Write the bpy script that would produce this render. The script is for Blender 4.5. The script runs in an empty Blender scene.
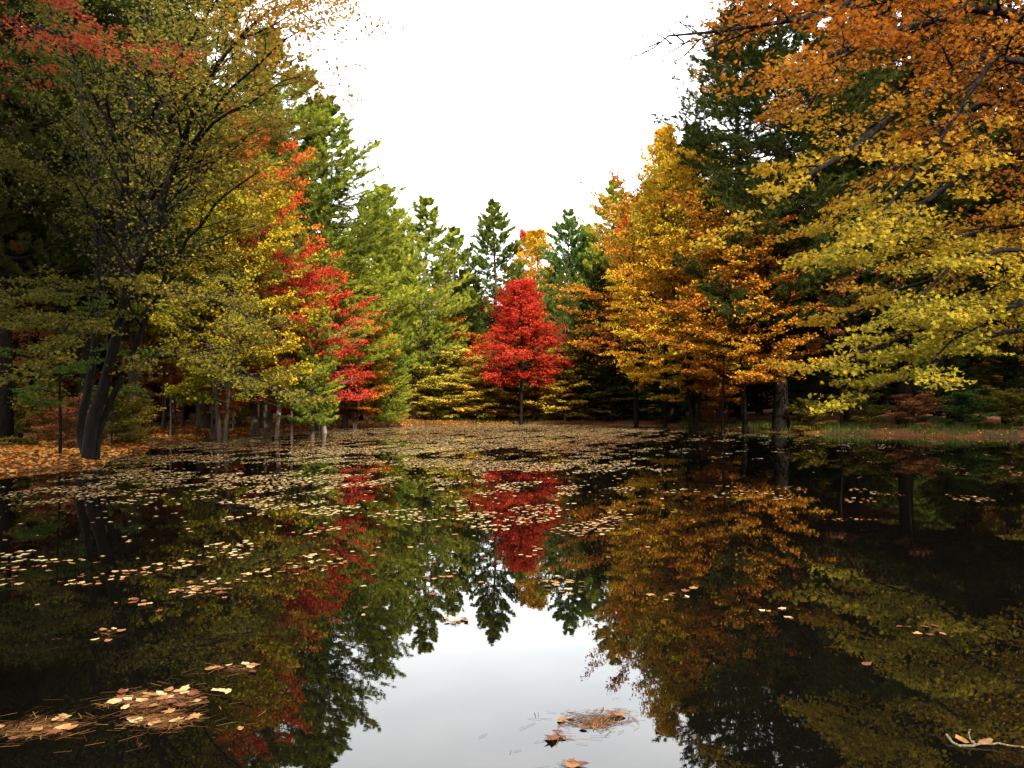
import bpy, math
import numpy as np
from mathutils import Vector, Matrix, Euler

sc = bpy.context.scene
COL = sc.collection
R = math.radians
rng = np.random.default_rng(7)

# ------------------------------------------------------------------ camera
F = 768.0            # focal length in pixels of the 1024 px wide frame
CAMH = 1.5
PITCH = math.atan(16.0 / F)
cam_d = bpy.data.cameras.new("camera")
cam_d.lens = 27.0; cam_d.sensor_width = 36.0
cam_d.clip_start = 0.05; cam_d.clip_end = 3000
cam = bpy.data.objects.new("camera", cam_d); COL.objects.link(cam)
cam.location = (0, 0, CAMH); cam.rotation_euler = (R(90) + PITCH, 0, 0)
sc.camera = cam

# ------------------------------------------------------------------ light
SUN_EL, SUN_AZ = R(38), R(163)       # azimuth clockwise from +Y (the view direction)
sv = Vector((math.sin(SUN_AZ) * math.cos(SUN_EL), math.cos(SUN_AZ) * math.cos(SUN_EL), math.sin(SUN_EL)))
sun_d = bpy.data.lights.new("sun", 'SUN'); sun_d.energy = 3.2; sun_d.angle = R(1.5); sun_d.color = (1.0, 0.92, 0.78)
sun = bpy.data.objects.new("sun", sun_d); COL.objects.link(sun)
sun.rotation_euler = sv.to_track_quat('Z', 'Y').to_euler(); sun.location = (-20, -20, 40)

w = bpy.data.worlds.new("World"); sc.world = w; w.use_nodes = True
nt = w.node_tree; nt.nodes.clear()
def N(nt, typ, **kw):
    n = nt.nodes.new(typ)
    for k, v in kw.items(): setattr(n, k, v)
    return n
out = N(nt, 'ShaderNodeOutputWorld'); bg = N(nt, 'ShaderNodeBackground'); bg.inputs['Strength'].default_value = 0.12
sky = N(nt, 'ShaderNodeTexSky', sky_type='NISHITA'); sky.sun_disc = False
sky.sun_elevation = SUN_EL; sky.sun_rotation = SUN_AZ
tc = N(nt, 'ShaderNodeTexCoord'); ns = N(nt, 'ShaderNodeTexNoise'); ns.inputs['Scale'].default_value = 2.2; ns.inputs['Detail'].default_value = 5
mp = N(nt, 'ShaderNodeMapping'); mp.inputs['Scale'].default_value = (1, 1, 3.0)
nt.links.new(tc.outputs['Generated'], mp.inputs[0]); nt.links.new(mp.outputs[0], ns.inputs['Vector'])
cr = N(nt, 'ShaderNodeValToRGB')
cr.color_ramp.elements[0].position = 0.36; cr.color_ramp.elements[0].color = (9.4, 9.8, 10.3, 1)
cr.color_ramp.elements[1].position = 0.66; cr.color_ramp.elements[1].color = (12.4, 12.3, 11.9, 1)
nt.links.new(ns.outputs[0], cr.inputs[0])
mx = N(nt, 'ShaderNodeMixRGB'); mx.inputs[0].default_value = 0.9
nt.links.new(sky.outputs[0], mx.inputs[1]); nt.links.new(cr.outputs[0], mx.inputs[2])
nt.links.new(mx.outputs[0], bg.inputs['Color']); nt.links.new(bg.outputs[0], out.inputs[0])

vs = sc.view_settings
vs.view_transform = 'Standard'; vs.look = 'None'; vs.gamma = 1.0; vs.use_curve_mapping = False
vs.exposure = 2.25
sc.cycles.max_bounces = 5; sc.cycles.diffuse_bounces = 2; sc.cycles.glossy_bounces = 3
sc.cycles.transmission_bounces = 3; sc.cycles.transparent_max_bounces = 4
sc.cycles.caustics_reflective = False; sc.cycles.caustics_refractive = False
sc.cycles.sample_clamp_indirect = 6.0
sc.cycles.use_denoising = True
sc.cycles.denoising_input_passes = 'RGB_ALBEDO_NORMAL'; sc.cycles.denoising_prefilter = 'ACCURATE'

# ------------------------------------------------------------------ helpers
def at(x, y, D):
    """world point seen at pixel (x, y) standing D metres ahead"""
    u = (x - 512) / F; v = (384 - y) / F
    c, s = math.cos(PITCH), math.sin(PITCH)
    dy = c - v * s; dz = s + v * c
    return np.array([u / dy * D, D, CAMH + dz / dy * D])

def tag(o, label=None, cat=None, group=None, kind=None):
    if label: o['label'] = label
    if cat: o['category'] = cat
    if group: o['group'] = group
    if kind: o['kind'] = kind
    return o

def norm(a): return a / np.maximum(np.linalg.norm(a, axis=-1, keepdims=True), 1e-9)

def mesh_from(name, V, Fc, tint=None, smooth=False):
    """V (n,3); Fc (m,k) all faces of k corners"""
    me = bpy.data.meshes.new(name)
    V = np.ascontiguousarray(V, dtype=np.float32); Fc = np.ascontiguousarray(Fc, dtype=np.int32)
    m, k = Fc.shape
    me.vertices.add(len(V)); me.vertices.foreach_set('co', V.ravel())
    me.loops.add(m * k); me.loops.foreach_set('vertex_index', Fc.ravel())
    me.polygons.add(m); me.polygons.foreach_set('loop_start', np.arange(0, m * k, k, dtype=np.int32))
    me.polygons.foreach_set('loop_total', np.full(m, k, dtype=np.int32))
    if smooth: me.polygons.foreach_set('use_smooth', np.ones(m, dtype=bool))
    if tint is not None:
        a = me.attributes.new('tint', 'FLOAT', 'FACE'); a.data.foreach_set('value', np.ascontiguousarray(tint, dtype=np.float32))
    me.update(calc_edges=True)
    return me

def lownoise(P, freq, seed):
    r = np.random.default_rng(seed)
    s = np.zeros(len(P))
    for i in range(6):
        k = r.normal(size=P.shape[1]); k = k / np.linalg.norm(k) * freq * r.uniform(0.6, 1.7)
        s += np.sin(P @ k + r.uniform(0, 6.28))
    return s / 3.0          # about -1..1

# -------- materials
def new_mat(name):
    m = bpy.data.materials.new(name); m.use_nodes = True; m.node_tree.nodes.clear(); return m

def ramp(nt, stops):
    c = N(nt, 'ShaderNodeValToRGB'); e = c.color_ramp.elements
    while len(e) < len(stops): e.new(0.5)
    for i, (p, col) in enumerate(stops):
        e[i].position = p; e[i].color = (*col, 1)
    return c

PAL = {}
TONE = 0.6
def leaf_mat(name, stops, trans=0.35, gloss=0.0, tone=None):
    k = TONE if tone is None else tone
    stops = [(q[0], tuple(k * c for c in q[1])) for q in stops]
    ps = [q[0] for q in stops]
    PAL[name] = [[float(np.interp(t, ps, [q[1][c] for q in stops])) for c in range(3)] for t in (0, 0.33, 0.67, 1)]
    m = new_mat(name); nt = m.node_tree
    at_ = N(nt, 'ShaderNodeAttribute', attribute_name='tint')
    c = ramp(nt, stops); nt.links.new(at_.outputs['Fac'], c.inputs[0])
    d = N(nt, 'ShaderNodeBsdfDiffuse'); t = N(nt, 'ShaderNodeBsdfTranslucent')
    nt.links.new(c.outputs[0], d.inputs[0])
    g = N(nt, 'ShaderNodeGamma'); g.inputs[1].default_value = 0.85
    nt.links.new(c.outputs[0], g.inputs[0]); nt.links.new(g.outputs[0], t.inputs[0])
    mxs = N(nt, 'ShaderNodeMixShader'); mxs.inputs[0].default_value = trans
    nt.links.new(d.outputs[0], mxs.inputs[1]); nt.links.new(t.outputs[0], mxs.inputs[2])
    last = mxs
    if gloss > 0:
        gl = N(nt, 'ShaderNodeBsdfGlossy'); gl.inputs['Roughness'].default_value = 0.45; gl.inputs[0].default_value = (.8, .8, .8, 1)
        m2 = N(nt, 'ShaderNodeMixShader'); m2.inputs[0].default_value = gloss
        nt.links.new(last.outputs[0], m2.inputs[1]); nt.links.new(gl.outputs[0], m2.inputs[2]); last = m2
    o = N(nt, 'ShaderNodeOutputMaterial'); nt.links.new(last.outputs[0], o.inputs[0])
    return m

def bark_mat(name, c1, c2, scale=6.0, bump=0.6):
    m = new_mat(name); nt = m.node_tree
    tc = N(nt, 'ShaderNodeTexCoord'); mp = N(nt, 'ShaderNodeMapping'); mp.inputs['Scale'].default_value = (3, 3, 0.5)
    n = N(nt, 'ShaderNodeTexNoise'); n.inputs['Scale'].default_value = scale; n.inputs['Detail'].default_value = 6; n.inputs['Roughness'].default_value = 0.7
    nt.links.new(tc.outputs['Object'], mp.inputs[0]); nt.links.new(mp.outputs[0], n.inputs['Vector'])
    c = ramp(nt, [(0.35, c1), (0.65, c2)]); nt.links.new(n.outputs[0], c.inputs[0])
    p = N(nt, 'ShaderNodeBsdfPrincipled'); p.inputs['Roughness'].default_value = 0.9
    p.inputs['Specular IOR Level'].default_value = 0.05
    b = N(nt, 'ShaderNodeBump'); b.inputs['Strength'].default_value = bump; b.inputs['Distance'].default_value = 0.03
    nt.links.new(n.outputs[0], b.inputs['Height']); nt.links.new(b.outputs[0], p.inputs['Normal'])
    nt.links.new(c.outputs[0], p.inputs['Base Color'])
    o = N(nt, 'ShaderNodeOutputMaterial'); nt.links.new(p.outputs[0], o.inputs[0])
    return m

def own_colour_mats():
    """shared materials for copied trees: every copy carries its own four colours as properties"""
    for nm, tr in (('foliage', 0.35), ('conifer_foliage', 0.2)):
        m = new_mat(nm); nt = m.node_tree
        at_ = N(nt, 'ShaderNodeAttribute', attribute_name='tint')
        cs = [N(nt, 'ShaderNodeAttribute', attribute_type='OBJECT', attribute_name='tone_%s' % k) for k in 'abcd']
        prev = cs[0].outputs['Color']
        for i in range(3):
            mr = N(nt, 'ShaderNodeMapRange'); mr.inputs[1].default_value = i / 3; mr.inputs[2].default_value = (i + 1) / 3
            nt.links.new(at_.outputs['Fac'], mr.inputs[0])
            mx = N(nt, 'ShaderNodeMixRGB'); nt.links.new(mr.outputs[0], mx.inputs[0])
            nt.links.new(prev, mx.inputs[1]); nt.links.new(cs[i + 1].outputs['Color'], mx.inputs[2]); prev = mx.outputs[0]
        d = N(nt, 'ShaderNodeBsdfDiffuse'); t = N(nt, 'ShaderNodeBsdfTranslucent')
        nt.links.new(prev, d.inputs[0]); nt.links.new(prev, t.inputs[0])
        mxs = N(nt, 'ShaderNodeMixShader'); mxs.inputs[0].default_value = tr
        nt.links.new(d.outputs[0], mxs.inputs[1]); nt.links.new(t.outputs[0], mxs.inputs[2])
        o = N(nt, 'ShaderNodeOutputMaterial'); nt.links.new(mxs.outputs[0], o.inputs[0]); M[nm] = m
    m = new_mat('bark'); nt = m.node_tree
    tc = N(nt, 'ShaderNodeTexCoord'); mp = N(nt, 'ShaderNodeMapping'); mp.inputs['Scale'].default_value = (3, 3, 0.5)
    n = N(nt, 'ShaderNodeTexNoise'); n.inputs['Scale'].default_value = 6; n.inputs['Detail'].default_value = 6; n.inputs['Roughness'].default_value = 0.7
    nt.links.new(tc.outputs['Object'], mp.inputs[0]); nt.links.new(mp.outputs[0], n.inputs['Vector'])
    mr = N(nt, 'ShaderNodeMapRange'); mr.inputs[1].default_value = 0.35; mr.inputs[2].default_value = 0.65; nt.links.new(n.outputs[0], mr.inputs[0])
    ca = N(nt, 'ShaderNodeAttribute', attribute_type='OBJECT', attribute_name='tone_a'); cb = N(nt, 'ShaderNodeAttribute', attribute_type='OBJECT', attribute_name='tone_b')
    mx = N(nt, 'ShaderNodeMixRGB'); nt.links.new(mr.outputs[0], mx.inputs[0]); nt.links.new(ca.outputs['Color'], mx.inputs[1]); nt.links.new(cb.outputs['Color'], mx.inputs[2])
    d = N(nt, 'ShaderNodeBsdfDiffuse'); nt.links.new(mx.outputs[0], d.inputs[0])
    o = N(nt, 'ShaderNodeOutputMaterial'); nt.links.new(d.outputs[0], o.inputs[0]); M['bark'] = m
BARK = {'bark_dark': ((0.004, 0.003, 0.0025), (0.014, 0.011, 0.008)), 'bark_brown': ((0.025, 0.017, 0.012), (0.07, 0.05, 0.035)), 'bark_pale': ((0.08, 0.065, 0.05), (0.22, 0.185, 0.14))}
M = {}
own_colour_mats()
M['bark_dark'] = bark_mat('bark_dark', (0.003, 0.0025, 0.002), (0.013, 0.010, 0.008))
M['bark_brown'] = bark_mat('bark_brown', (0.06, 0.042, 0.03), (0.17, 0.125, 0.09))
M['bark_pale'] = bark_mat('bark_pale', (0.17, 0.145, 0.115), (0.42, 0.37, 0.30))
M['pine_green'] = leaf_mat('pine_green', [(0, (0.04, 0.075, 0.014)), (0.5, (0.13, 0.18, 0.022)), (1, (0.34, 0.32, 0.035))], 0.2)
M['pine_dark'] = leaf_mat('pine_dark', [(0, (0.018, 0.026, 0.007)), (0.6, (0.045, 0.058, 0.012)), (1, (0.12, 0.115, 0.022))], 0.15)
M['pine_yellow'] = leaf_mat('pine_yellow', [(0, (0.035, 0.07, 0.015)), (0.3, (0.13, 0.19, 0.025)), (0.65, (0.42, 0.44, 0.04)), (1, (0.72, 0.54, 0.045))], 0.25)
M['pine_blue'] = leaf_mat('pine_blue', [(0, (0.03, 0.08, 0.02)), (0.5, (0.11, 0.20, 0.04)), (1, (0.27, 0.34, 0.06))], 0.2)
M['red'] = leaf_mat('red', [(0, (0.30, 0.018, 0.012)), (0.5, (0.64, 0.04, 0.022)), (1, (0.86, 0.13, 0.04))], 0.4)
M['redorange'] = leaf_mat('redorange', [(0, (0.34, 0.02, 0.015)), (0.4, (0.70, 0.06, 0.02)), (0.8, (0.80, 0.20, 0.03)), (1, (0.8, 0.38, 0.04))], 0.4)
M['crimson'] = leaf_mat('crimson', [(0, (0.24, 0.015, 0.012)), (0.5, (0.55, 0.04, 0.022)), (1, (0.5, 0.06, 0.03))], 0.35)
M['orange'] = leaf_mat('orange', [(0, (0.24, 0.06, 0.012)), (0.4, (0.52, 0.16, 0.018)), (0.75, (0.66, 0.32, 0.025)), (1, (0.55, 0.42, 0.05))], 0.35)
M['gold'] = leaf_mat('gold', [(0, (0.60, 0.15, 0.015)), (0.25, (0.66, 0.29, 0.018)), (0.6, (0.64, 0.41, 0.025)), (1, (0.36, 0.35, 0.035))], 0.35)
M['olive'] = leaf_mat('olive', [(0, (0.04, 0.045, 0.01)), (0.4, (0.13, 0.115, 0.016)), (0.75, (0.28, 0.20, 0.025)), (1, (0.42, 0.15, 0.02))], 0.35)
M['yellowgreen'] = leaf_mat('yellowgreen', [(0, (0.10, 0.13, 0.015)), (0.4, (0.30, 0.27, 0.02)), (0.75, (0.58, 0.40, 0.025)), (1, (0.66, 0.22, 0.02))], 0.35)
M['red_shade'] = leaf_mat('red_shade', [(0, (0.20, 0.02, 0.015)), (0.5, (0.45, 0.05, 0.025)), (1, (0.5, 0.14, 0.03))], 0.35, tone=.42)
M['rust'] = leaf_mat('rust', [(0, (0.12, 0.04, 0.015)), (0.5, (0.33, 0.12, 0.035)), (1, (0.55, 0.27, 0.10))], 0.35)
M['brush'] = leaf_mat('brush', [(0, (0.26, 0.25, 0.035)), (0.35, (0.58, 0.48, 0.06)), (0.65, (0.70, 0.42, 0.04)), (1, (0.8, 0.28, 0.04))], 0.35)
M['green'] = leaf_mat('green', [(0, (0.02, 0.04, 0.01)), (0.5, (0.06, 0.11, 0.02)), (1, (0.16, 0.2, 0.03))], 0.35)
M['maple'] = leaf_mat('maple', [(0, (0.34, 0.32, 0.03)), (0.22, (0.56, 0.43, 0.035)), (0.45, (0.66, 0.37, 0.025)), (0.7, (0.56, 0.19, 0.018)), (1, (0.42, 0.09, 0.008))], 0.42, tone=0.38)
M['litter'] = leaf_mat('litter', [(0, (0.26, 0.05, 0.015)), (0.35, (0.52, 0.16, 0.02)), (0.7, (0.55, 0.25, 0.05)), (1, (0.56, 0.30, 0.07))], 0.1, tone=0.68)
M['float'] = leaf_mat('float', [(0, (0.07, 0.014, 0.006)), (0.3, (0.14, 0.045, 0.011)), (0.62, (0.27, 0.13, 0.038)), (1, (0.44, 0.33, 0.15))], 0.08, 0.03)
M['grass'] = leaf_mat('grass', [(0, (0.03, 0.05, 0.012)), (0.6, (0.09, 0.13, 0.02)), (1, (0.2, 0.19, 0.04))], 0.25)
M['twig'] = bark_mat('twig', (0.03, 0.022, 0.014), (0.15, 0.12, 0.07), 40)
M['needle'] = leaf_mat('needle', [(0, (0.03, 0.012, 0.005)), (0.6, (0.09, 0.035, 0.012)), (1, (0.26, 0.14, 0.055))], 0.05)

# ------------------------------------------------------------------ shoreline, ground, water
def px2w(x, y):
    D = F * CAMH / (y - 400.0)
    return ((x - 512) / F * D, D)
shore = [px2w(*p) for p in [(-60, 482), (0, 474), (50, 467), (100, 465), (128, 455), (150, 447), (200, 440), (240, 436.5), (310, 431.5), (345, 428),
         (400, 426), (430, 425), (520, 424.3), (600, 424.3), (650, 424.6), (690, 428), (730, 431), (790, 433), (860, 435), (940, 437), (1030, 438)]]
shore += [(21.5, 26), (18, 22), (14.5, 18), (11.6, 14.5), (9.2, 11), (6.2, 7), (4.2, 3.5), (3.5, 0.5), (0, -0.3), (-4, 0.2), (-7, 4), (-9.5, 9)]
shore = np.array(shore)
# subdivide with wobble so that the bank is uneven
pts = []
n_s = len(shore)
for i in range(n_s):
    a, b = shore[i], shore[(i + 1) % n_s]
    k = max(1, int(np.linalg.norm(b - a) / 0.8))
    for j in range(k): pts.append(a + (b - a) * j / k)
pts = np.array(pts)
wob = lownoise(pts, 1.3, 3)[:, None] * 0.28
cen = np.array([1.0, 24.0])
pts = pts + norm(pts - cen) * wob
shore = pts

def shore_dist(X, Y):
    """signed distance to the shore: negative on the water"""
    P = np.stack([X, Y], -1).reshape(-1, 2)
    best = np.full(len(P), 1e9); inside = np.zeros(len(P), bool)
    n = len(shore)
    for i in range(n):
        a = shore[i]; b = shore[(i + 1) % n]; ab = b - a
        t = np.clip(((P - a) @ ab) / (ab @ ab), 0, 1)
        d = np.linalg.norm(P - a - t[:, None] * ab, axis=1); best = np.minimum(best, d)
        c = ((a[1] > P[:, 1]) != (b[1] > P[:, 1]))
        with np.errstate(divide='ignore', invalid='ignore'):
            xx = (b[0] - a[0]) * (P[:, 1] - a[1]) / (b[1] - a[1]) + a[0]
        inside ^= (c & (P[:, 0] < xx))
    return np.where(inside, -best, best).reshape(np.shape(X))

def ground_z(X, Y):
    X = np.asarray(X, float); Y = np.asarray(Y, float)
    d = shore_dist(X, Y)
    P = np.stack([X.ravel(), Y.ravel()], -1)
    n1 = lownoise(P, 0.35, 11).reshape(X.shape); n2 = lownoise(P, 1.6, 12).reshape(X.shape)
    up = 0.02 + 0.20 * (1 - np.exp(-np.maximum(d, 0) / 0.9)) + 0.012 * np.maximum(d, 0)
    far = np.clip((np.hypot(X, Y - 20) - 60) / 90, 0, 1); far = far * far * (3 - 2 * far)
    up = up + (0.10 * n1 + 0.03 * n2) * np.clip(d / 3, 0, 1) + far * 9
    dn = -np.minimum(1.0, 0.35 * np.maximum(-d, 0)) - 0.01
    return np.where(d > 0, up, dn)

def gz(x, y): return float(ground_z(np.array([x]), np.array([y]))[0])

def spaced(n, ext, k):
    t = np.linspace(-1, 1, n); return np.sinh(t * k) / np.sinh(k) * ext
gx = spaced(340, 900, 5.6); gy = 25 + spaced(360, 900, 5.2)
GX, GY = np.meshgrid(gx, gy)
GZ = ground_z(GX, GY)
V = np.stack([GX.ravel(), GY.ravel(), GZ.ravel()], -1)
ny, nx = GX.shape
idx = np.arange(nx * ny).reshape(ny, nx)
Q = np.stack([idx[:-1, :-1].ravel(), idx[:-1, 1:].ravel(), idx[1:, 1:].ravel(), idx[1:, :-1].ravel()], -1)
gme = mesh_from('ground', V, Q, smooth=True)
gm = new_mat('forest_floor'); nt = gm.node_tree
tc = N(nt, 'ShaderNodeTexCoord')
n1 = N(nt, 'ShaderNodeTexNoise'); n1.inputs['Scale'].default_value = 14; n1.inputs['Detail'].default_value = 8; n1.inputs['Roughness'].default_value = 0.75
n2 = N(nt, 'ShaderNodeTexNoise'); n2.inputs['Scale'].default_value = 0.5; n2.inputs['Detail'].default_value = 4
nt.links.new(tc.outputs['Object'], n1.inputs['Vector']); nt.links.new(tc.outputs['Object'], n2.inputs['Vector'])
c1 = ramp(nt, [(0.3, (0.025, 0.008, 0.003)), (0.5, (0.09, 0.028, 0.008)), (0.7, (0.18, 0.07, 0.018))])
c2 = ramp(nt, [(0.35, (0.012, 0.009, 0.004)), (0.65, (0.07, 0.03, 0.009))])
nt.links.new(n1.outputs[0], c1.inputs[0]); nt.links.new(n1.outputs[0], c2.inputs[0])
mr = ramp(nt, [(0.42, (0, 0, 0)), (0.6, (1, 1, 1))]); nt.links.new(n2.outputs[0], mr.inputs[0])
mc = N(nt, 'ShaderNodeMixRGB'); nt.links.new(mr.outputs[0], mc.inputs[0]); nt.links.new(c1.outputs[0], mc.inputs[1]); nt.links.new(c2.outputs[0], mc.inputs[2])
p = N(nt, 'ShaderNodeBsdfPrincipled'); p.inputs['Roughness'].default_value = 0.95; p.inputs['Specular IOR Level'].default_value = 0.1
b = N(nt, 'ShaderNodeBump'); b.inputs['Strength'].default_value = 0.8; b.inputs['Distance'].default_value = 0.04
nt.links.new(n1.outputs[0], b.inputs['Height']); nt.links.new(b.outputs[0], p.inputs['Normal']); nt.links.new(mc.outputs[0], p.inputs['Base Color'])
o = N(nt, 'ShaderNodeOutputMaterial'); nt.links.new(p.outputs[0], o.inputs[0])
gme.materials.append(gm)
go = bpy.data.objects.new('ground', gme); COL.objects.link(go); tag(go, 'leaf covered forest floor around the pond', 'ground', kind='structure')

# water
wx = np.linspace(-34, 34, 3); wy = np.linspace(-12, 60, 3)
WX, WY = np.meshgrid(wx, wy); idx = np.arange(9).reshape(3, 3)
wme = mesh_from('water', np.stack([WX.ravel(), WY.ravel(), np.zeros(9)], -1),
                np.stack([idx[:-1, :-1].ravel(), idx[:-1, 1:].ravel(), idx[1:, 1:].ravel(), idx[1:, :-1].ravel()], -1))
wm = new_mat('pond_water'); nt = wm.node_tree
tc = N(nt, 'ShaderNodeTexCoord')
mpw = N(nt, 'ShaderNodeMapping'); mpw.inputs['Scale'].default_value = (1, 1, 1)
na = N(nt, 'ShaderNodeTexNoise'); na.inputs['Scale'].default_value = 5.0; na.inputs['Detail'].default_value = 3
nb = N(nt, 'ShaderNodeTexNoise'); nb.inputs['Scale'].default_value = 0.8; nb.inputs['Detail'].default_value = 2
nt.links.new(tc.outputs['Object'], mpw.inputs[0]); nt.links.new(mpw.outputs[0], na.inputs['Vector']); nt.links.new(mpw.outputs[0], nb.inputs['Vector'])
ad = N(nt, 'ShaderNodeMath', operation='MULTIPLY_ADD'); ad.inputs[1].default_value = 2.0
nt.links.new(nb.outputs[0], ad.inputs[0]); nt.links.new(na.outputs[0], ad.inputs[2])
bw = N(nt, 'ShaderNodeBump'); bw.inputs['Strength'].default_value = 0.022; bw.inputs['Distance'].default_value = 0.01
nt.links.new(ad.outputs[0], bw.inputs['Height'])
fr = N(nt, 'ShaderNodeFresnel'); fr.inputs['IOR'].default_value = 1.36; nt.links.new(bw.outputs[0], fr.inputs['Normal'])
dfw = N(nt, 'ShaderNodeBsdfDiffuse'); dfw.inputs[0].default_value = (0.0012, 0.001, 0.0007, 1)
glw = N(nt, 'ShaderNodeBsdfGlossy'); glw.inputs['Roughness'].default_value = 0.008; glw.inputs[0].default_value = (0.97, 0.97, 0.97, 1)
nt.links.new(bw.outputs[0], glw.inputs['Normal'])
mw = N(nt, 'ShaderNodeMixShader'); nt.links.new(fr.outputs[0], mw.inputs[0]); nt.links.new(dfw.outputs[0], mw.inputs[1]); nt.links.new(glw.outputs[0], mw.inputs[2])
o = N(nt, 'ShaderNodeOutputMaterial'); nt.links.new(mw.outputs[0], o.inputs[0])
wme.materials.append(wm)
wo = bpy.data.objects.new('water', wme); COL.objects.link(wo); tag(wo, 'still dark pond water mirroring the trees', 'water', kind='structure')

# ------------------------------------------------------------------ growing things
def polyinterp(P, t):
    """P (N,K,3), t (N,n) -> points (N,n,3), tangents"""
    Nn, K, _ = P.shape
    s = np.clip(t, 0, 0.9999) * (K - 1); i = s.astype(int); f = s - i
    ar = np.arange(Nn)[:, None]
    a = P[ar, i]; b = P[ar, i + 1]
    return a + (b - a) * f[..., None], norm(b - a)

def tubes(P, Rr, n=5):
    """batched tubes: P (N,K,3), Rr (N,K) -> V, quads"""
    Nn, K, _ = P.shape
    T = np.empty_like(P); T[:, 1:-1] = P[:, 2:] - P[:, :-2]; T[:, 0] = P[:, 1] - P[:, 0]; T[:, -1] = P[:, -1] - P[:, -2]
    T = norm(T)
    ref = np.where(np.abs(T[:, :1, 2:3]) > 0.8, np.array([[[1.0, 0, 0]]]), np.array([[[0, 0, 1.0]]]))
    A = norm(np.cross(T, np.broadcast_to(ref, T.shape))); B = np.cross(T, A)
    th = np.linspace(0, 2 * np.pi, n, endpoint=False)
    V = P[:, :, None] + Rr[:, :, None, None] * (A[:, :, None] * np.cos(th)[None, None, :, None] + B[:, :, None] * np.sin(th)[None, None, :, None])
    idx = np.arange(Nn * K * n).reshape(Nn, K, n)
    nx_ = np.roll(idx, -1, axis=2)
    Fq = np.stack([idx[:, :-1], nx_[:, :-1], nx_[:, 1:], idx[:, 1:]], -1).reshape(-1, 4)
    return V.reshape(-1, 3), Fq

def join(parts):
    Vs, Fs, off = [], [], 0
    for V, Fq in parts:
        Vs.append(V); Fs.append(Fq + off); off += len(V)
    return np.concatenate(Vs), np.concatenate(Fs)

def spawn(P, Rr, n, t0, t1, ang, lenf, K, r, flat=0.35, bend=0.0, taper=0.55, wig=0.06, rscale=0.55, upb=0.0):
    """children of every path: alternating left and right, roughly in a level plane"""
    Nn = len(P)
    L = np.linalg.norm(np.diff(P, axis=1), axis=2).sum(1)
    t = np.linspace(t0, t1, n)[None] + r.uniform(-0.5, 0.5, (Nn, n)) * (t1 - t0) / n
    p0, T = polyinterp(P, t)
    S = np.cross(T, np.array([0, 0, 1.0])); S = norm(S + 1e-4)
    U = np.cross(S, T)
    sgn = np.where(np.arange(n) % 2 == 0, 1.0, -1.0)[None] * np.where(r.random((Nn, 1)) < 0.5, 1, -1)
    ph = r.normal(0, flat, (Nn, n))
    side = (S * (sgn * np.cos(ph))[..., None] + U * np.sin(ph)[..., None])
    a = ang + r.normal(0, 0.15, (Nn, n))
    D0 = norm(T * np.cos(a)[..., None] + side * np.sin(a)[..., None] + np.array([0, 0, upb]))
    ln = (L[:, None] * lenf * (1 - taper * t) * r.uniform(0.65, 1.2, (Nn, n)))
    s = np.linspace(0, 1, K)
    C = p0[:, :, None] + D0[:, :, None] * (ln[..., None] * s)[..., None]
    C[..., 2] += bend * (ln[..., None] * s ** 2)
    # pull back towards the parent's heading and wander
    C += T[:, :, None] * (ln[..., None] * 0.18 * s ** 2)[..., None]
    C[:, :, 1:] += np.cumsum(r.normal(0, 1, (Nn, n, K - 1, 3)), 2) * (ln * wig)[..., None, None] / math.sqrt(K)
    si = np.clip(t, 0, .9999) * (P.shape[1] - 1); ii = si.astype(int)
    r0 = Rr[np.arange(Nn)[:, None], ii] * rscale
    RR = r0[..., None] * (1 - 0.8 * s)
    return C.reshape(-1, K, 3), RR.reshape(-1, K)

DIAMOND = (np.array([[0, -0.5, 0], [0.42, 0.02, 0.10], [0, 0.55, -0.02], [-0.42, 0.02, 0.10]]), np.array([[0, 1, 2, 3]]))
def _maple():
    out = [(0, -0.42), (0.2, -0.36), (0.52, -0.30), (0.34, -0.06), (0.62, 0.20), (0.24, 0.16), (0.0, 0.62), (-0.24, 0.16), (-0.62, 0.20), (-0.34, -0.06), (-0.52, -0.30), (-0.2, -0.36)]
    v = [(0, -0.05, 0)] + [(x, y, 0.22 * abs(x) - 0.1 * y * y) for x, y in out]
    f = [(0, i, i + 1) for i in range(1, 12)] + [(0, 12, 1)]
    return np.array(v, float), np.array(f)
MAPLE = _maple()
def _oval(seed):
    r = np.random.default_rng(seed); k = 11
    a = np.linspace(0, 2 * np.pi, k, endpoint=False); q = 0.46 * r.uniform(0.72, 1.1, k); q[k // 4] *= 1.25
    v = [(0, 0, 0)] + [(math.cos(t) * z * 0.85, math.sin(t) * z * 1.1, 0.10 * r.uniform(-.4, 1) * z / .4) for t, z in zip(a, q)]
    return np.array(v), np.array([(0, i, i + 1) for i in range(1, k)] + [(0, k, 1)])
TRI3 = (np.array([[0, -0.5, 0], [0.5, -0.05, 0.14], [0.12, 0.1, 0.0], [0, 0.6, -0.05], [-0.12, 0.1, 0.0], [-0.5, -0.05, 0.14]]), np.array([[0, 1, 2], [0, 2, 3], [0, 3, 4], [0, 4, 5]]))

def stamp(pos, nrm, head, size, tmpl):
    tv, tf = tmpl
    Z = norm(nrm); Y = norm(head - (head * Z).sum(-1, keepdims=True) * Z); X = np.cross(Y, Z)
    V = pos[:, None] + size[:, None, None] * (X[:, None] * tv[None, :, :1] + Y[:, None] * tv[None, :, 1:2] + Z[:, None] * tv[None, :, 2:3])
    n = len(pos); Fc = (tf[None] + (np.arange(n) * len(tv))[:, None, None]).reshape(-1, tf.shape[1])
    return V.reshape(-1, 3), Fc

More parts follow.
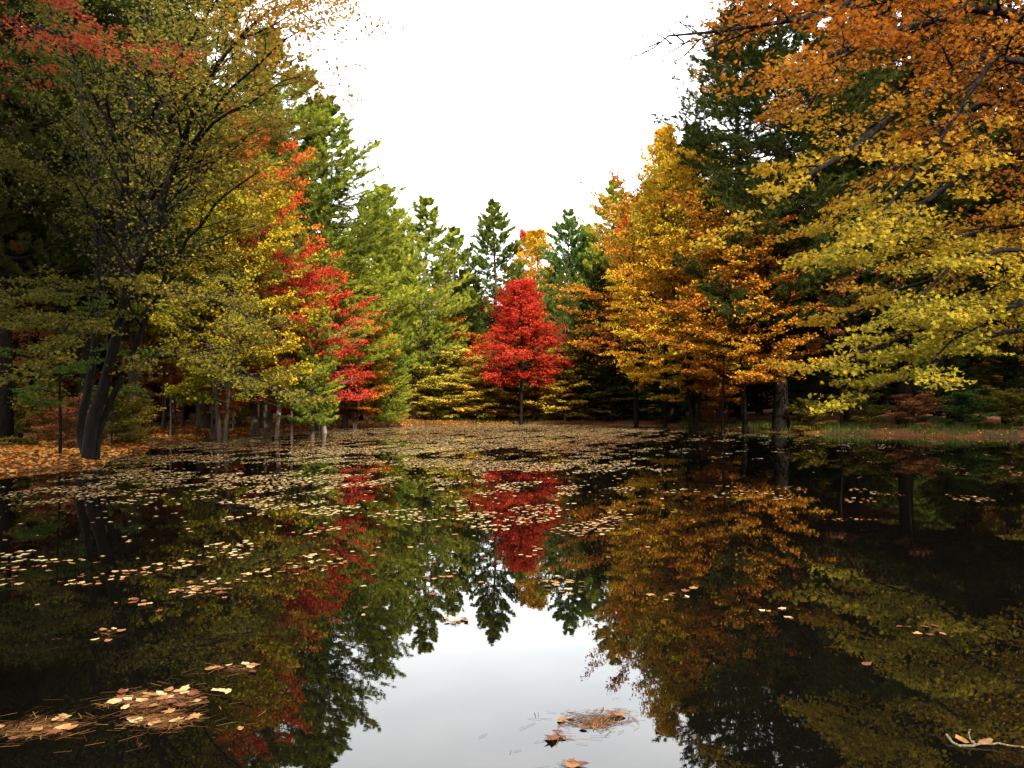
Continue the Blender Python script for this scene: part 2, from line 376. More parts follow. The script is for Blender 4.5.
def leaves(P, m, size, spread, flat, r, tmpl=DIAMOND, updn=0.6, t0=0.15, tintw=(0.45, 0.25, 0.3), freq=0.8, seed=1, tintf=None):
    """m leaves about every path of P"""
    Nn = len(P)
    t = r.uniform(t0, 1.0, (Nn, m))
    p, T = polyinterp(P, t)
    off = r.normal(0, 1, (Nn, m, 3)) * spread; off[..., 2] *= flat; off[..., 2] -= 0.02
    pos = (p + off).reshape(-1, 3)
    nr = r.normal(0, updn, (Nn, m, 3)) + np.array([0, 0, 1.0]); nr = nr.reshape(-1, 3)
    hd = (T + r.normal(0, 0.7, (Nn, m, 3)) + np.array([0, 0, -0.25])).reshape(-1, 3)
    sz = size * r.uniform(0.6, 1.25, Nn * m)
    V, Fc = stamp(pos, nr, hd, sz, tmpl)
    clump = np.repeat(r.random(Nn), m)
    if tintf is not None: base = tintf(pos)
    else: base = 0.5 + 0.5 * lownoise(pos, freq, seed)
    ti = np.clip(tintw[0] * base + tintw[1] * clump + tintw[2] * r.random(Nn * m), 0, 1)
    return V, Fc, np.repeat(ti, len(tmpl[1]))

def needles(P, m, k, ln, wd, r, spread=0.42, seed=1, t0=0.1, up=0.25):
    """m tufts of k needles along every path"""
    Nn = len(P)
    t = r.uniform(t0, 1.0, (Nn, m))
    p, T = polyinterp(P, t)
    p = np.repeat(p.reshape(-1, 3), k, 0); T = np.repeat(T.reshape(-1, 3), k, 0)
    n = len(p)
    d = norm(T * 0.75 + r.normal(0, spread, (n, 3)) + np.array([0, 0, up]))
    l = ln * r.uniform(0.6, 1.2, n)
    s = norm(np.cross(d, r.normal(0, 1, (n, 3))))
    p = p + r.normal(0, 0.02, (n, 3))
    tip = p + d * l[:, None]
    mid = p + d * (l * 0.45)[:, None]
    V = np.stack([p, mid + s * wd, tip, mid - s * wd], 1)
    Fc = np.arange(n * 4).reshape(n, 4)
    cl = np.repeat(np.repeat(r.random(Nn), m * 1), k)
    ti = np.clip(0.35 * (0.5 + 0.5 * lownoise(p, 0.7, seed)) + 0.35 * cl + 0.3 * r.random(n), 0, 1)
    return V.reshape(-1, 3), Fc, ti

PROTO = {}
def proto(name, woody, leafy, H):
    V, Fq = join(woody)
    tm = mesh_from(name + '_trunk', V, Fq, smooth=True)
    Vs, Fs, Ts, off = [], [], [], 0
    for V, Fc, ti in leafy:
        Vs.append(V); Fs.append(Fc + off); Ts.append(ti); off += len(V)
    cm = mesh_from(name + '_crown', np.concatenate(Vs), np.concatenate(Fs), np.concatenate(Ts))
    tm.materials.append(M['bark']); cm.materials.append(M['conifer_foliage' if name.startswith('pine') else 'foliage'])
    PROTO[name] = (tm, cm, H)

def make_pine(name, seed, H=18.0, base=0.25, wid=0.2, nw=30, needle=(0.21, 0.011), dens=1.0, narrow=0.9, gap=0.0, kk=7, r0=0.23):
    r = np.random.default_rng(seed)
    K = 12; s = np.linspace(0, 1, K)
    tp = np.zeros((1, K, 3)); tp[0, :, 2] = s * H; tp[0, :, :2] = np.cumsum(r.normal(0, 0.06, (K, 2)), 0) * (H / 18); tp[0, 0, :2] = 0; tp[0, 0, 2] = -0.4
    tr = (r0 * (H / 18) * (1 - s) ** 0.8 + 0.015)[None]; tr[0, 0] *= 1.35
    woody = [tubes(tp, tr, 9)]
    P1, R1 = [], []
    for i in range(nw):
        h = base + (1 - base) * (i / nw) ** 1.12 + r.uniform(-.01, .01)
        h = min(h, 0.955)
        q = min(max((1 - h) / (1 - base), 0.0), 1.0)
        dt = (1 - h) * H                                   # distance below the tip
        Lm = min(0.22 * H / 18 + 0.44 * dt, wid * H * min(1, q ** narrow + 0.35) * (0.72 + 0.28 * (1 - q)))
        nb = r.integers(5, 8) if dt > 1.5 else r.integers(4, 6)
        a0 = r.uniform(0, 6.28)
        for j in range(nb):
            if r.random() < gap: continue
            a = a0 + j * 6.28 / nb + r.uniform(-.4, .4)
            L = Lm * r.uniform(0.6, 1.2)
            el = 0.08 + 0.85 * math.exp(-dt / (0.16 * H)) + r.uniform(-.12, .12)     # ascending near the top
            d = np.array([math.cos(a) * math.cos(el), math.sin(a) * math.cos(el), math.sin(el)])
            p0, _ = polyinterp(tp, np.array([[h]])); p0 = p0[0, 0]
            ss = np.linspace(0, 1, 6)[:, None]
            c = p0 + d * L * ss; c[:, 2] += (-0.10 * ss[:, 0] + 0.22 * ss[:, 0] ** 3) * L
            c[1:] += np.cumsum(r.normal(0, 0.02, (5, 3)), 0) * L
            P1.append(c); R1.append((0.045 * (H / 18) * (0.35 + q)) * (1 - 0.85 * ss[:, 0]))
    P1 = np.array(P1); R1 = np.array(R1)
    P2, R2 = spawn(P1, R1, 10, 0.28, 0.98, 0.85, 0.36, 4, r, flat=0.25, bend=0.15, taper=0.55)
    P3, R3 = spawn(P2, R2, 3, 0.3, 0.95, 0.7, 0.5, 3, r, flat=0.3, bend=0.2)
    woody += [tubes(P1, R1, 4), tubes(P2, R2, 3)]
    m = max(1, int(5 * dens))
    lf = [needles(P2[:, 1:], int(6 * dens), kk, *needle, r, seed=seed),
          needles(P3, m, kk, *needle, r, seed=seed + 1),
          needles(P1[:, 3:], int(8 * dens), kk, *needle, r, seed=seed + 2), needles(tp[:, -2:], 10, kk, needle[0] * .8, needle[1], r, seed=seed + 2, spread=0.3, up=0.8)]
    proto(name, woody, lf, H)

def trunk_path(r, H, K=9, lean=(0, 0), wob=0.04):
    s = np.linspace(0, 1, K)
    p = np.zeros((K, 3)); p[:, 2] = s * H; p[0, 2] = -0.3
    p[:, 0] += lean[0] * s * H; p[:, 1] += lean[1] * s * H
    p[1:, :2] += np.cumsum(r.normal(0, wob, (K - 1, 2)), 0) * H / 8
    return p

def make_broad(name, seed, H=10.0, base=0.3, wid=0.3, n1=40, el=(0.15, 0.9), leaf=0.10, m=26, n2=9, n3=4, shape='round', stems=1,
               spread=0.13, flat=0.35, rad=0.12, bend=-0.05, tmpl=DIAMOND, updn=0.6, mfac2=0.6, planar=0.3):
    r = np.random.default_rng(seed)
    woody, P1, R1 = [], [], []
    for k in range(stems):
        a = r.uniform(0, 6.28)
        ln = (0.0, 0.0) if stems == 1 else (0.16 * math.cos(a), 0.16 * math.sin(a))
        hh = H * (1 if k == 0 else r.uniform(.75, .95))
        tp = trunk_path(r, hh, lean=ln, wob=0.03)
        s = np.linspace(0, 1, len(tp)); tr = rad * (1 - s) ** 0.75 * (1 if k == 0 else .8) + 0.008; tr[0] *= 1.3
        woody.append(tubes(tp[None], tr[None], 8))
        nn = int(n1 / stems)
        for i in range(nn):
            h = base + (0.985 - base) * ((i + r.random()) / nn)
            u = min(max((h - base) / (1 - base), 0.0), 1.0)
            if shape == 'cone': prof = (1 - u) ** 0.8 * min(1, 0.35 + u * 5)
            elif shape == 'egg': prof = math.sqrt(max(0, 1 - (2 * u ** 0.75 - 0.75) ** 2 / 1.6)) * (1 - u) ** 0.35
            else: prof = math.sqrt(max(0.03, 1 - (1.8 * u - 0.8) ** 2))
            L = wid * H * prof * (r.uniform(0.5, 1.12) if shape == 'cone' else r.uniform(0.6, 1.15)) + 0.25
            az = i * 2.4 + r.uniform(-.4, .4)
            e = el[0] + (el[1] - el[0]) * u + r.uniform(-.12, .12)
            d = np.array([math.cos(az) * math.cos(e), math.sin(az) * math.cos(e), math.sin(e)])
            p0, _ = polyinterp(tp[None], np.array([[h]])); p0 = p0[0, 0]
            ss = np.linspace(0, 1, 6)[:, None]
            c = p0 + d * L * ss; c[:, 2] += bend * L * ss[:, 0] ** 2
            c[1:] += np.cumsum(r.normal(0, 0.025, (5, 3)), 0) * L
            P1.append(c); R1.append(rad * 0.33 * (1.1 - u) * (1 - 0.85 * ss[:, 0]) + 0.004)
    P1 = np.array(P1); R1 = np.array(R1)
    P2, R2 = spawn(P1, R1, n2, 0.2, 0.97, 0.8, 0.42, 4, r, flat=planar, bend=-0.03)
    P3, R3 = spawn(P2, R2, n3, 0.25, 0.95, 0.75, 0.5, 3, r, flat=planar, bend=-0.03)
    woody += [tubes(P1, R1, 4), tubes(P2, R2, 3), tubes(P3, np.maximum(R3, 0.003), 3)]
    lf = [leaves(P3, m, leaf, spread, flat, r, tmpl, updn, seed=seed), leaves(P2[:, 1:], int(m * mfac2), leaf, spread, flat, r, tmpl, updn, seed=seed)]
    proto(name, woody, lf, H)

SHADE = {}
def obj_with(name, me, mat, parent):
    o = bpy.data.objects.new(name, me); COL.objects.link(o); o.parent = parent
    cols = BARK[mat] if mat in BARK else PAL[mat]
    for k, c in zip('abcd', cols): o['tone_' + k] = [float(v) for v in c]
    return o

def place(kind_name, pname, X, Y, H, mats, label, cat='tree', group=None, rz=None, wf=1.0, lean=(0, 0), z=None):
    tm, cm, PH = PROTO[pname]
    s = H / PH
    e = bpy.data.objects.new(kind_name, None); COL.objects.link(e)
    e.location = (X, Y, gz(X, Y) if z is None else z); e.scale = (s * wf, s * wf, s)
    e.rotation_euler = (lean[0], lean[1], rng.uniform(0, 6.28) if rz is None else rz)
    tag(e, label, cat, group)
    obj_with('trunk', tm, mats[0], e); obj_with('crown', cm, mats[1], e)
    return e

def place_px(kind_name, pname, x, ytop, D, mats, label, **kw):
    p = at(x, ytop, D)
    H = p[2] - gz(p[0], D)
    return place(kind_name, pname, p[0], D, H, mats, label, **kw)

# prototypes ---------------------------------------------------------------
make_pine('pineA', 21, H=18, base=0.22, wid=0.22, nw=26, dens=1.4)
make_pine('pineB', 22, H=18, base=0.24, wid=0.18, nw=24, gap=0.05, dens=1.4)
make_pine('pineC', 23, H=18, base=0.12, wid=0.24, nw=30, narrow=0.8, dens=1.2)
make_pine('pineTall', 24, H=24, base=0.20, wid=0.20, nw=34, narrow=0.7, gap=0.06, dens=1.5, r0=0.20)
make_broad('mapleA', 31, H=10, base=0.22, wid=0.40, n1=60, leaf=0.12, m=20, spread=0.13, stems=2)
make_broad('mapleB', 32, H=12, base=0.16, wid=0.34, n1=64, leaf=0.11, m=15, spread=0.13, stems=1, shape='egg')
make_broad('mapleC', 33, H=10, base=0.26, wid=0.44, n1=44, leaf=0.12, m=20, spread=0.14, stems=2, flat=0.22)
make_broad('redcone', 34, H=8.6, base=0.33, wid=0.46, n1=110, leaf=0.09, m=9, n2=12, n3=4, spread=0.09, shape='cone', el=(0.0, 1.1), rad=0.11, bend=-0.02, planar=0.45)
make_broad('sapling', 35, H=3.5, base=0.07, wid=0.34, n1=34, leaf=0.09, m=14, n2=7, n3=3, spread=0.09, rad=0.03, flat=0.3)
make_broad('shrub', 36, H=1.6, base=0.03, wid=0.55, n1=30, leaf=0.07, m=14, n2=6, n3=3, spread=0.07, rad=0.015, el=(0.3, 1.2), stems=3)
make_broad('slim', 37, H=7, base=0.55, wid=0.2, n1=16, leaf=0.10, m=10, n2=6, n3=3, spread=0.13, rad=0.055)
make_broad('spray', 38, H=6, base=0.30, wid=0.48, n1=14, leaf=0.10, m=12, n2=8, n3=4, spread=0.12, rad=0.05, flat=0.2, el=(0.05, 0.6))

make_broad('mapleAiry', 39, H=10, base=0.28, wid=0.42, n1=30, leaf=0.11, m=12, spread=0.15, stems=2, flat=0.25, n2=8, n3=4)
# ------------------------------------------------------------------ centre of the far bank
place_px('red_maple', 'redcone', 520, 284, 46.5, ('bark_dark', 'red'), 'scarlet cone-shaped tree standing alone at the water edge in the centre', wf=0.87)
place_px('pine_tree', 'pineA', 424, 194, 50, ('bark_pale', 'pine_yellow'), 'tall yellow-green pine with a pale bare lower trunk, just left of the scarlet tree', wf=1.0)
place_px('pine_tree', 'pineB', 496, 199, 58, ('bark_brown', 'pine_green'), 'narrow green pine whose tip rises behind and left of the scarlet tree', wf=0.95)
place_px('pine_tree', 'pineB', 566, 207, 56, ('bark_brown', 'pine_blue'), 'blue-green pine whose tip rises behind and right of the scarlet tree', wf=0.9)
place_px('pine_tree', 'pineB', 612, 178, 54, ('bark_brown', 'pine_yellow'), 'thin yellowish pine between the blue-green pine and the orange maple', wf=0.9)
place_px('pine_tree', 'pineC', 598, 262, 49, ('bark_dark', 'pine_dark'), 'short dark green pine low at the right of the scarlet tree', wf=0.9)
place_px('pine_tree', 'pineC', 462, 268, 54, ('bark_dark', 'pine_dark'), 'dark green pine low at the left of the scarlet tree', wf=0.8)
place_px('pine_tree', 'pineA', 378, 182, 46, ('bark_brown', 'pine_yellow'), 'olive pine between the tall left pine and the pale-trunked pine', wf=0.9)
place_px('maple_tree', 'mapleB', 538, 232, 64, ('bark_brown', 'gold'), 'golden maple showing between the two pines behind the scarlet tree', wf=0.9)
place_px('maple_tree', 'mapleB', 524, 232, 68, ('bark_brown', 'redorange'), 'orange-red maple top just left of the golden maple behind the scarlet tree', wf=0.5)
place_px('maple_tree', 'mapleB', 460, 300, 60, ('bark_brown', 'orange'), 'orange maple showing low between the two pines left of the scarlet tree', wf=0.9)
place_px('maple_tree', 'mapleB', 628, 215, 52, ('bark_brown', 'redorange'), 'salmon red maple beside the thin yellowish pine', wf=0.55)

place_px('pine_tree', 'pineA', 402, 208, 57, ('bark_brown', 'pine_yellow'), 'yellowish pine just left behind the pale-trunked pine', wf=1.0)
place_px('pine_tree', 'pineA', 456, 226, 60, ('bark_brown', 'pine_green'), 'green pine between the pale-trunked pine and the narrow green pine', wf=1.0)
place_px('pine_tree', 'pineB', 588, 222, 60, ('bark_brown', 'pine_green'), 'green pine just right behind the blue-green pine', wf=1.0)
place_px('pine_tree', 'pineA', 640, 200, 50, ('bark_brown', 'pine_yellow'), 'yellowish pine behind the left side of the golden orange maple', wf=0.9)
# ------------------------------------------------------------------ left bank, middle
place_px('pine_tree', 'pineTall', 322, 94, 37, ('bark_brown', 'pine_yellow'), 'tallest yellow-green pine on the left bank, tip against the sky', wf=1.35)
place_px('pine_tree', 'pineC', 258, 150, 32, ('bark_brown', 'pine_yellow'), 'green pine with long low boughs among the red maples on the left bank', wf=1.0)
place_px('maple_tree', 'mapleAiry', 275, 262, 30, ('bark_pale', 'red'), 'bright red maple spreading over the left bank', wf=0.8)
place_px('maple_tree', 'mapleAiry', 328, 278, 35, ('bark_pale', 'redorange'), 'orange-red maple right of the bright red maple on the left bank', wf=1.0)
place_px('pine_tree', 'pineTall', 268, 25, 35, ('bark_brown', 'pine_yellow'), 'very tall yellowish pine left of the tallest pointed pine of the left bank', wf=1.1)
place_px('maple_tree', 'mapleAiry', 270, 150, 30, ('bark_brown', 'redorange'), 'thin tall maple with red and orange sprays over the left pines', wf=0.6)
place_px('maple_tree', 'mapleA', 225, 190, 27, ('bark_brown', 'yellowgreen'), 'yellow-green maple between the dark leaning tree and the red maple', wf=0.9)
place_px('maple_tree', 'mapleA', 355, 330, 40, ('bark_brown', 'orange'), 'small orange maple at the left end of the far bank', wf=1.0)
place_px('pine_tree', 'pineC', 388, 330, 42, ('bark_brown', 'pine_yellow'), 'small bright yellow-green pine below the olive pine', wf=1.1)
place_px('maple_tree', 'mapleA', 440, 345, 52, ('bark_brown', 'redorange'), 'low orange-red maple left of the scarlet tree', wf=0.8)

place_px('pine_tree', 'pineB', 312, 290, 29, ('bark_brown', 'pine_yellow'), 'low bright pine with drooping boughs beside the red maple', wf=1.0)
place_px('maple_tree', 'mapleC', 215, 300, 29, ('bark_brown', 'orange'), 'orange and yellow maple low behind the whitish waterside stem', wf=0.8)
place_px('maple_tree', 'mapleAiry', 212, 228, 29, ('bark_brown', 'redorange'), 'airy orange-red maple sprays right of the thick brown trunk', wf=0.55)
place_px('maple_tree', 'spray', 322, 305, 31, ('bark_brown', 'crimson'), 'airy crimson maple whose sprays hang over the low bright pine', wf=0.8)
place_px('pine_tree', 'pineB', 345, 235, 41, ('bark_brown', 'pine_yellow'), 'yellow-green pine between the tallest left pine and the olive pine', wf=1.1)
place_px('maple_tree', 'slim', 292, 275, 28.5, ('bark_brown', 'crimson'), 'slender crimson maple at the waterside in front of the bright pine', wf=1.0)
place_px('maple_tree', 'mapleA', 165, 250, 33, ('bark_brown', 'orange'), 'orange maple glowing behind the thick brown trunk', wf=0.8)
# ------------------------------------------------------------------ right bank, middle
place_px('maple_tree', 'mapleAiry', 636, 205, 43, ('bark_dark', 'orange'), 'loose orange maple low at the left of the golden orange maple', wf=0.8)
place_px('maple_tree', 'mapleAiry', 690, 165, 39, ('bark_dark', 'gold'), 'airy yellow maple crown right of the golden orange maple', wf=0.75)
place_px('maple_tree', 'mapleB', 664, 130, 41, ('bark_dark', 'gold'), 'tall golden orange maple on the right bank, tip against the sky', wf=0.55)
place_px('maple_tree', 'mapleA', 745, 225, 36, ('bark_dark', 'orange'), 'twin-stemmed orange maple leaning beside the thick dark trunk on the right', wf=1.0)
place_px('maple_tree', 'mapleC', 694, 255, 38, ('bark_dark', 'gold'), 'yellow maple with low sprays over the right end of the far bank', wf=0.85)
place_px('pine_tree', 'pineTall', 777, -60, 36, ('bark_dark', 'pine_dark'), 'very tall dark pine with a thick black trunk on the right bank', wf=1.2)
place_px('pine_tree', 'pineTall', 732, 5, 46, ('bark_dark', 'pine_dark'), 'tall dark pine rising behind the golden orange maple', wf=1.1)

# ------------------------------------------------------------------ near trees built limb by limb
def smooth_path(pts, K=10):
    pts = np.asarray(pts, float)
    if len(pts) == 2: pts = np.array([pts[0], (pts[0] + pts[1]) / 2 + [0, 0, .05], pts[1]])
    seg = np.r_[0, np.cumsum(np.linalg.norm(np.diff(pts, axis=0), axis=1))]; seg /= seg[-1]
    t = np.linspace(0, 1, K); out_ = []
    n = len(pts)
    for u in t:
        i = min(max(np.searchsorted(seg, u, 'right') - 1, 0), n - 2); f = (u - seg[i]) / (seg[i + 1] - seg[i])
        p0 = pts[max(i - 1, 0)]; p1 = pts[i]; p2 = pts[i + 1]; p3 = pts[min(i + 2, n - 1)]
        out_.append(0.5 * ((2 * p1) + (p2 - p0) * f + (2 * p0 - 5 * p1 + 4 * p2 - p3) * f * f + (3 * p1 - p0 - 3 * p2 + p3) * f ** 3))
    return np.array(out_)

def custom_tree(kind_name, base, stems, limbs, mats, label, cat='tree', leaf=0.09, n2=14, n3=7, n4=3, l2=0.4, m=8, tmpl=MAPLE, spread=0.09,
                flat=0.5, seed=5, tintf=None, bend=-0.05, planar=0.3, freq=0.8, updn=0.7, tintw=(0.45, 0.25, 0.3), leafmask=None, K=12, limbk=1.0):
    r = np.random.default_rng(seed)
    woody = []; P1 = []; R1 = []
    for pts, ra, rb in stems:
        p = smooth_path(pts, K) - base; woody.append(tubes(p[None], np.linspace(ra, rb, K)[None], 9))
    for pts, ra, rb in limbs:
        ra *= limbk; rb *= limbk; p = smooth_path(pts, K) - base; p[1:-1] += r.normal(0, 0.03, (K - 2, 3)); rr = np.linspace(ra, rb, K)
        woody.append(tubes(p[None], rr[None], 7)); P1.append(p); R1.append(rr)
    P1 = np.array(P1); R1 = np.array(R1)
    P2, R2 = spawn(P1, R1, n2, 0.10, 0.99, 0.75, l2, 6, r, flat=planar, bend=bend, taper=0.55, rscale=0.45, wig=0.05)
    R2 = np.minimum(R2, 0.03)
    P3, R3 = spawn(P2, R2, n3, 0.12, 0.97, 0.75, 0.42, 4, r, flat=planar, bend=bend, taper=0.5)
    P4, R4 = spawn(P3, R3, n4, 0.2, 0.97, 0.7, 0.5, 3, r, flat=planar, bend=bend, taper=0.4)
    woody += [tubes(P2, np.maximum(R2, .004), 5), tubes(P3, np.maximum(R3, .003), 4), tubes(P4, np.maximum(R4, .002), 3)]
    Vt, Ft = join(woody)
    tm = mesh_from(kind_name + '_trunk', Vt, Ft, smooth=True)
    L = [(P4, m), (P3, m)]
    if leafmask is not None: L = [(P[leafmask(P[:, 0] + base)], q) for P, q in L]
    parts = [leaves(P, q, leaf, spread, flat, r, tmpl, updn, seed=seed, tintf=tintf, freq=freq, tintw=tintw) for P, q in L if len(P)]
    Vs, Fs, Ts, off = [], [], [], 0
    for V, Fc, ti in parts: Vs.append(V); Fs.append(Fc + off); Ts.append(ti); off += len(V)
    cm = mesh_from(kind_name + '_crown', np.concatenate(Vs), np.concatenate(Fs), np.concatenate(Ts))
    e = bpy.data.objects.new(kind_name, None); COL.objects.link(e); e.location = base; tag(e, label, cat)
    for nm, me, mt in (('trunk', tm, mats[0]), ('crown', cm, mats[1])):
        me.materials.append(M[mt]); o = bpy.data.objects.new(nm, me); COL.objects.link(o); o.parent = e
    return e

def path(*p): return [at(*q) for q in p]

# the big maple reaching in from the right: trunk out of frame
tb = np.array([13.2, 15.2, gz(13.2, 15.2) - 0.1])
def tr_at(h): return tb + np.array([-0.05 * h, -0.02 * h, h])
stems = [([tb, tr_at(3), tr_at(7), tr_at(12)], 0.30, 0.10)]
limbs = [
    (path((1100, 100, 14.6), (1024, 125, 14.0), (959, 165, 13.2), (896, 200, 12.6), (850, 160, 12.4), ), .001, .001),
]
limbs = [
    ([tr_at(6.6)] + path((1024, 49, 14.0), (959, 75, 13.4), (896, 114, 12.9), (857, 146, 12.5), (800, 183, 12.0), (765, 206, 11.8)), .085, .012),
    ([tr_at(7.6)] + path((1014, 14, 13.2), (943, 17, 12.6), (872, 39, 12.1), (809, 63, 11.6), (785, 80, 11.3)), .07, .010),
    ([tr_at(8.6)] + path((950, -30, 13), (857, 0, 12.2), (817, 16, 11.8), (734, 27, 11.4), (699, 39, 11.1), (668, 36, 11.0)), .07, .008),
    ([tr_at(5.4)] + path((1024, 150, 14.6), (967, 174, 14.3), (928, 197, 14.0), (880, 237, 13.6), (835, 262, 13.2)), .06, .010),
    ([tr_at(4.9)] + path((1024, 223, 15.2), (986, 233, 14.9), (908, 236, 14.6), (865, 256, 14.2)), .05, .009),
    ([tr_at(4.6)] + path((1024, 248, 13.4), (968, 262, 12.9), (935, 286, 12.6), (905, 312, 12.4)), .045, .009),
    ([tr_at(3.6)] + path((1030, 300, 15.2), (950, 320, 14.8), (890, 343, 14.4), (840, 365, 14.0)), .05, .009),
    ([tr_at(2.9)] + path((1030, 330, 14.2), (960, 352, 13.8), (910, 376, 13.6), (860, 396, 13.5)), .045, .008),
    ([tr_at(3.2)] + path((1040, 300, 12.6), (990, 320, 12.3), (945, 345, 12.2), (925, 368, 12.0)), .04, .008),
    ([tr_at(9.6)] + path((1000, -60, 14.5), (900, -10, 14.5), (845, 60, 14.3), (800, 120, 14.0)), .06, .010),
    ([tr_at(6.0)] + path((1010, 100, 16.5), (930, 140, 16.4), (850, 210, 16.0), (820, 225, 15.8)), .06, .010),
    ([tr_at(6.2)] + path((1010, 60, 12.2), (960, 110, 11.8), (915, 180, 11.6), (880, 215, 11.5)), .05, .009),
    ([tr_at(10.5)] + path((960, -120, 12.5), (880, -70, 11.8), (820, -20, 11.4), (775, 0, 11.2)), .06, .008),
    ([tr_at(4.2)] + path((1040, 200, 17.0), (960, 260, 16.8), (880, 300, 16.5), (850, 315, 16.2)), .05, .009),
]
for tw_ in (((740, 24), (705, 38), (672, 44), (640, 36), (624, 24)), ((705, 38), (688, 26), (668, 20)), ((690, 40), (668, 52), (640, 50)), ((672, 44), (655, 34), (632, 40)),
            ((720, 34), (700, 20), (684, 10)), ((700, 39), (678, 60), (655, 58), (642, 46)), ((735, 28), (710, 52), (690, 58)), ((660, 42), (645, 48), (630, 46)), ((684, 42), (664, 26), (650, 14))):
    stems.append((path(*[(x_, y_, 11.2 + .1 * k_) for k_, (x_, y_) in enumerate(tw_)]), .014, .003))
def tint_maple(P):
    h = P[:, 2]                       # local: above the tree's foot
    g = np.clip((h - 1.6) / 7.0, 0, 1)
    return np.clip(0.06 + 0.95 * g + 0.25 * lownoise(P, 0.9, 77), 0, 1)
custom_tree('maple_tree', tb, stems, limbs, ('bark_dark', 'maple'), 'large golden maple reaching in from beyond the right edge with dark bare limbs',
            leaf=0.074, n2=15, n3=8, n4=3, l2=0.27, m=6, tmpl=MAPLE, spread=0.085, flat=0.4, seed=8, tintf=tint_maple, tintw=(0.75, 0.1, 0.22), bend=0.14, planar=0.22,
            limbk=1.9, leafmask=lambda p: (p[:, 0] > 0.25 * p[:, 1]) | (p[:, 2] < 6))
# bare twigs at the tip of its highest limb are part of the same trunk mesh

# dark leaning tree on the left bank with several stems
lb = np.array([*px2w(84, 464), 0.0]); lb[1] += 0.2; lb[2] = gz(lb[0], lb[1]) - 0.05
D0 = lb[1]
stems = [
    ([lb] + path((92, 425, D0), (106, 380, D0), (118, 330, D0 - .2), (126, 290, D0 - .3)), .155, .105),
    ([lb + [-.1, .2, 0]] + path((80, 430, D0 + .4), (90, 380, D0 + .5), (97, 320, D0 + .6)), .10, .08),
    ([lb + [.15, .1, 0]] + path((100, 430, D0 + .2), (118, 385, D0 + .1), (134, 350, D0)), .08, .06),
]
limbs = [
    (path((126, 290, D0 - .3), (122, 230, D0 - .5), (124, 160, D0 - .8), (135, 80, D0 - 1), (150, 0, D0 - 1)), .12, .03),
    (path((126, 290, D0 - .3), (150, 240, D0 - 1), (163, 200, D0 - 1.4), (185, 130, D0 - 2), (220, 60, D0 - 2.6), (270, 10, D0 - 3)), .11, .02),
    (path((126, 290, D0 - .3), (142, 230, D0 + .2), (150, 190, D0 + .5), (160, 100, D0 + .8), (190, 20, D0 + 1)), .10, .02),
    (path((97, 320, D0 + .6), (97, 250, D0 + .8), (92, 180, D0 + 1), (78, 90, D0 + 1), (70, 0, D0 + 1)), .10, .03),
    (path((134, 350, D0), (160, 290, D0 - .5), (180, 250, D0 - 1), (220, 200, D0 - 1.8), (270, 165, D0 - 2.4)), .07, .012),
    (path((118, 372, D0), (160, 358, D0 - .6), (200, 360, D0 - 1.2), (245, 372, D0 - 1.8), (292, 392, D0 - 2.2)), .06, .010),
    (path((126, 300, D0), (160, 290, D0 - 1), (210, 300, D0 - 2), (255, 318, D0 - 2.6)), .05, .010),
    (path((150, 200, D0), (210, 130, D0 - 2), (262, 92, D0 - 3.2), (300, 76, D0 - 3.6)), .06, .008),
    (path((160, 130, D0), (220, 60, D0 - 2), (275, 22, D0 - 3.2), (310, 5, D0 - 3.6)), .06, .008),
    (path((120, 240, D0), (70, 190, D0 - 1), (20, 160, D0 - 1.5), (-30, 140, D0 - 2)), .06, .012),
    (path((163, 190, D0 - .5), (215, 110, D0 - 2), (260, 60, D0 - 3), (300, 30, D0 - 3.6), (325, 22, D0 - 4)), .05, .008),
    (path((150, 120, D0 - .5), (190, 40, D0 - 2), (235, -20, D0 - 3), (280, -60, D0 - 3.6)), .05, .008),
    (path((163, 190, D0), (215, 160, D0 - 1), (265, 125, D0 - 2)), .04, .008),
    (path((100, 300, D0), (60, 290, D0 - 1.2), (20, 300, D0 - 2), (-20, 320, D0 - 2.4)), .05, .010),
    (path((97, 325, D0), (78, 318, D0 - 1.6), (60, 335, D0 - 2.6), (40, 360, D0 - 3.2)), .04, .008),
    (path((124, 160, D0 - .8), (90, 90, D0 - 1.5), (60, 30, D0 - 2), (40, -30, D0 - 2)), .05, .010),
]
def tint_left(P):
    return np.clip(0.32 + 0.25 * lownoise(P, 0.8, 41) + 0.07 * (P[:, 0] - 1) + 0.45 * np.clip((P[:, 2] - 6.5) / 2, 0, 1) * np.clip((P[:, 0] - 3.4) / 1.5, 0, 1), 0, 1)
custom_tree('leaning_tree', lb, stems, limbs, ('bark_dark', 'olive'), 'dark leaning tree with several crooked stems and olive leaves at the left waterline',
            leaf=0.08, n2=14, n3=7, n4=3, l2=0.36, m=5, tmpl=TRI3, spread=0.10, flat=0.4, seed=15, tintf=tint_left, tintw=(0.7, 0.12, 0.25), bend=-0.02)

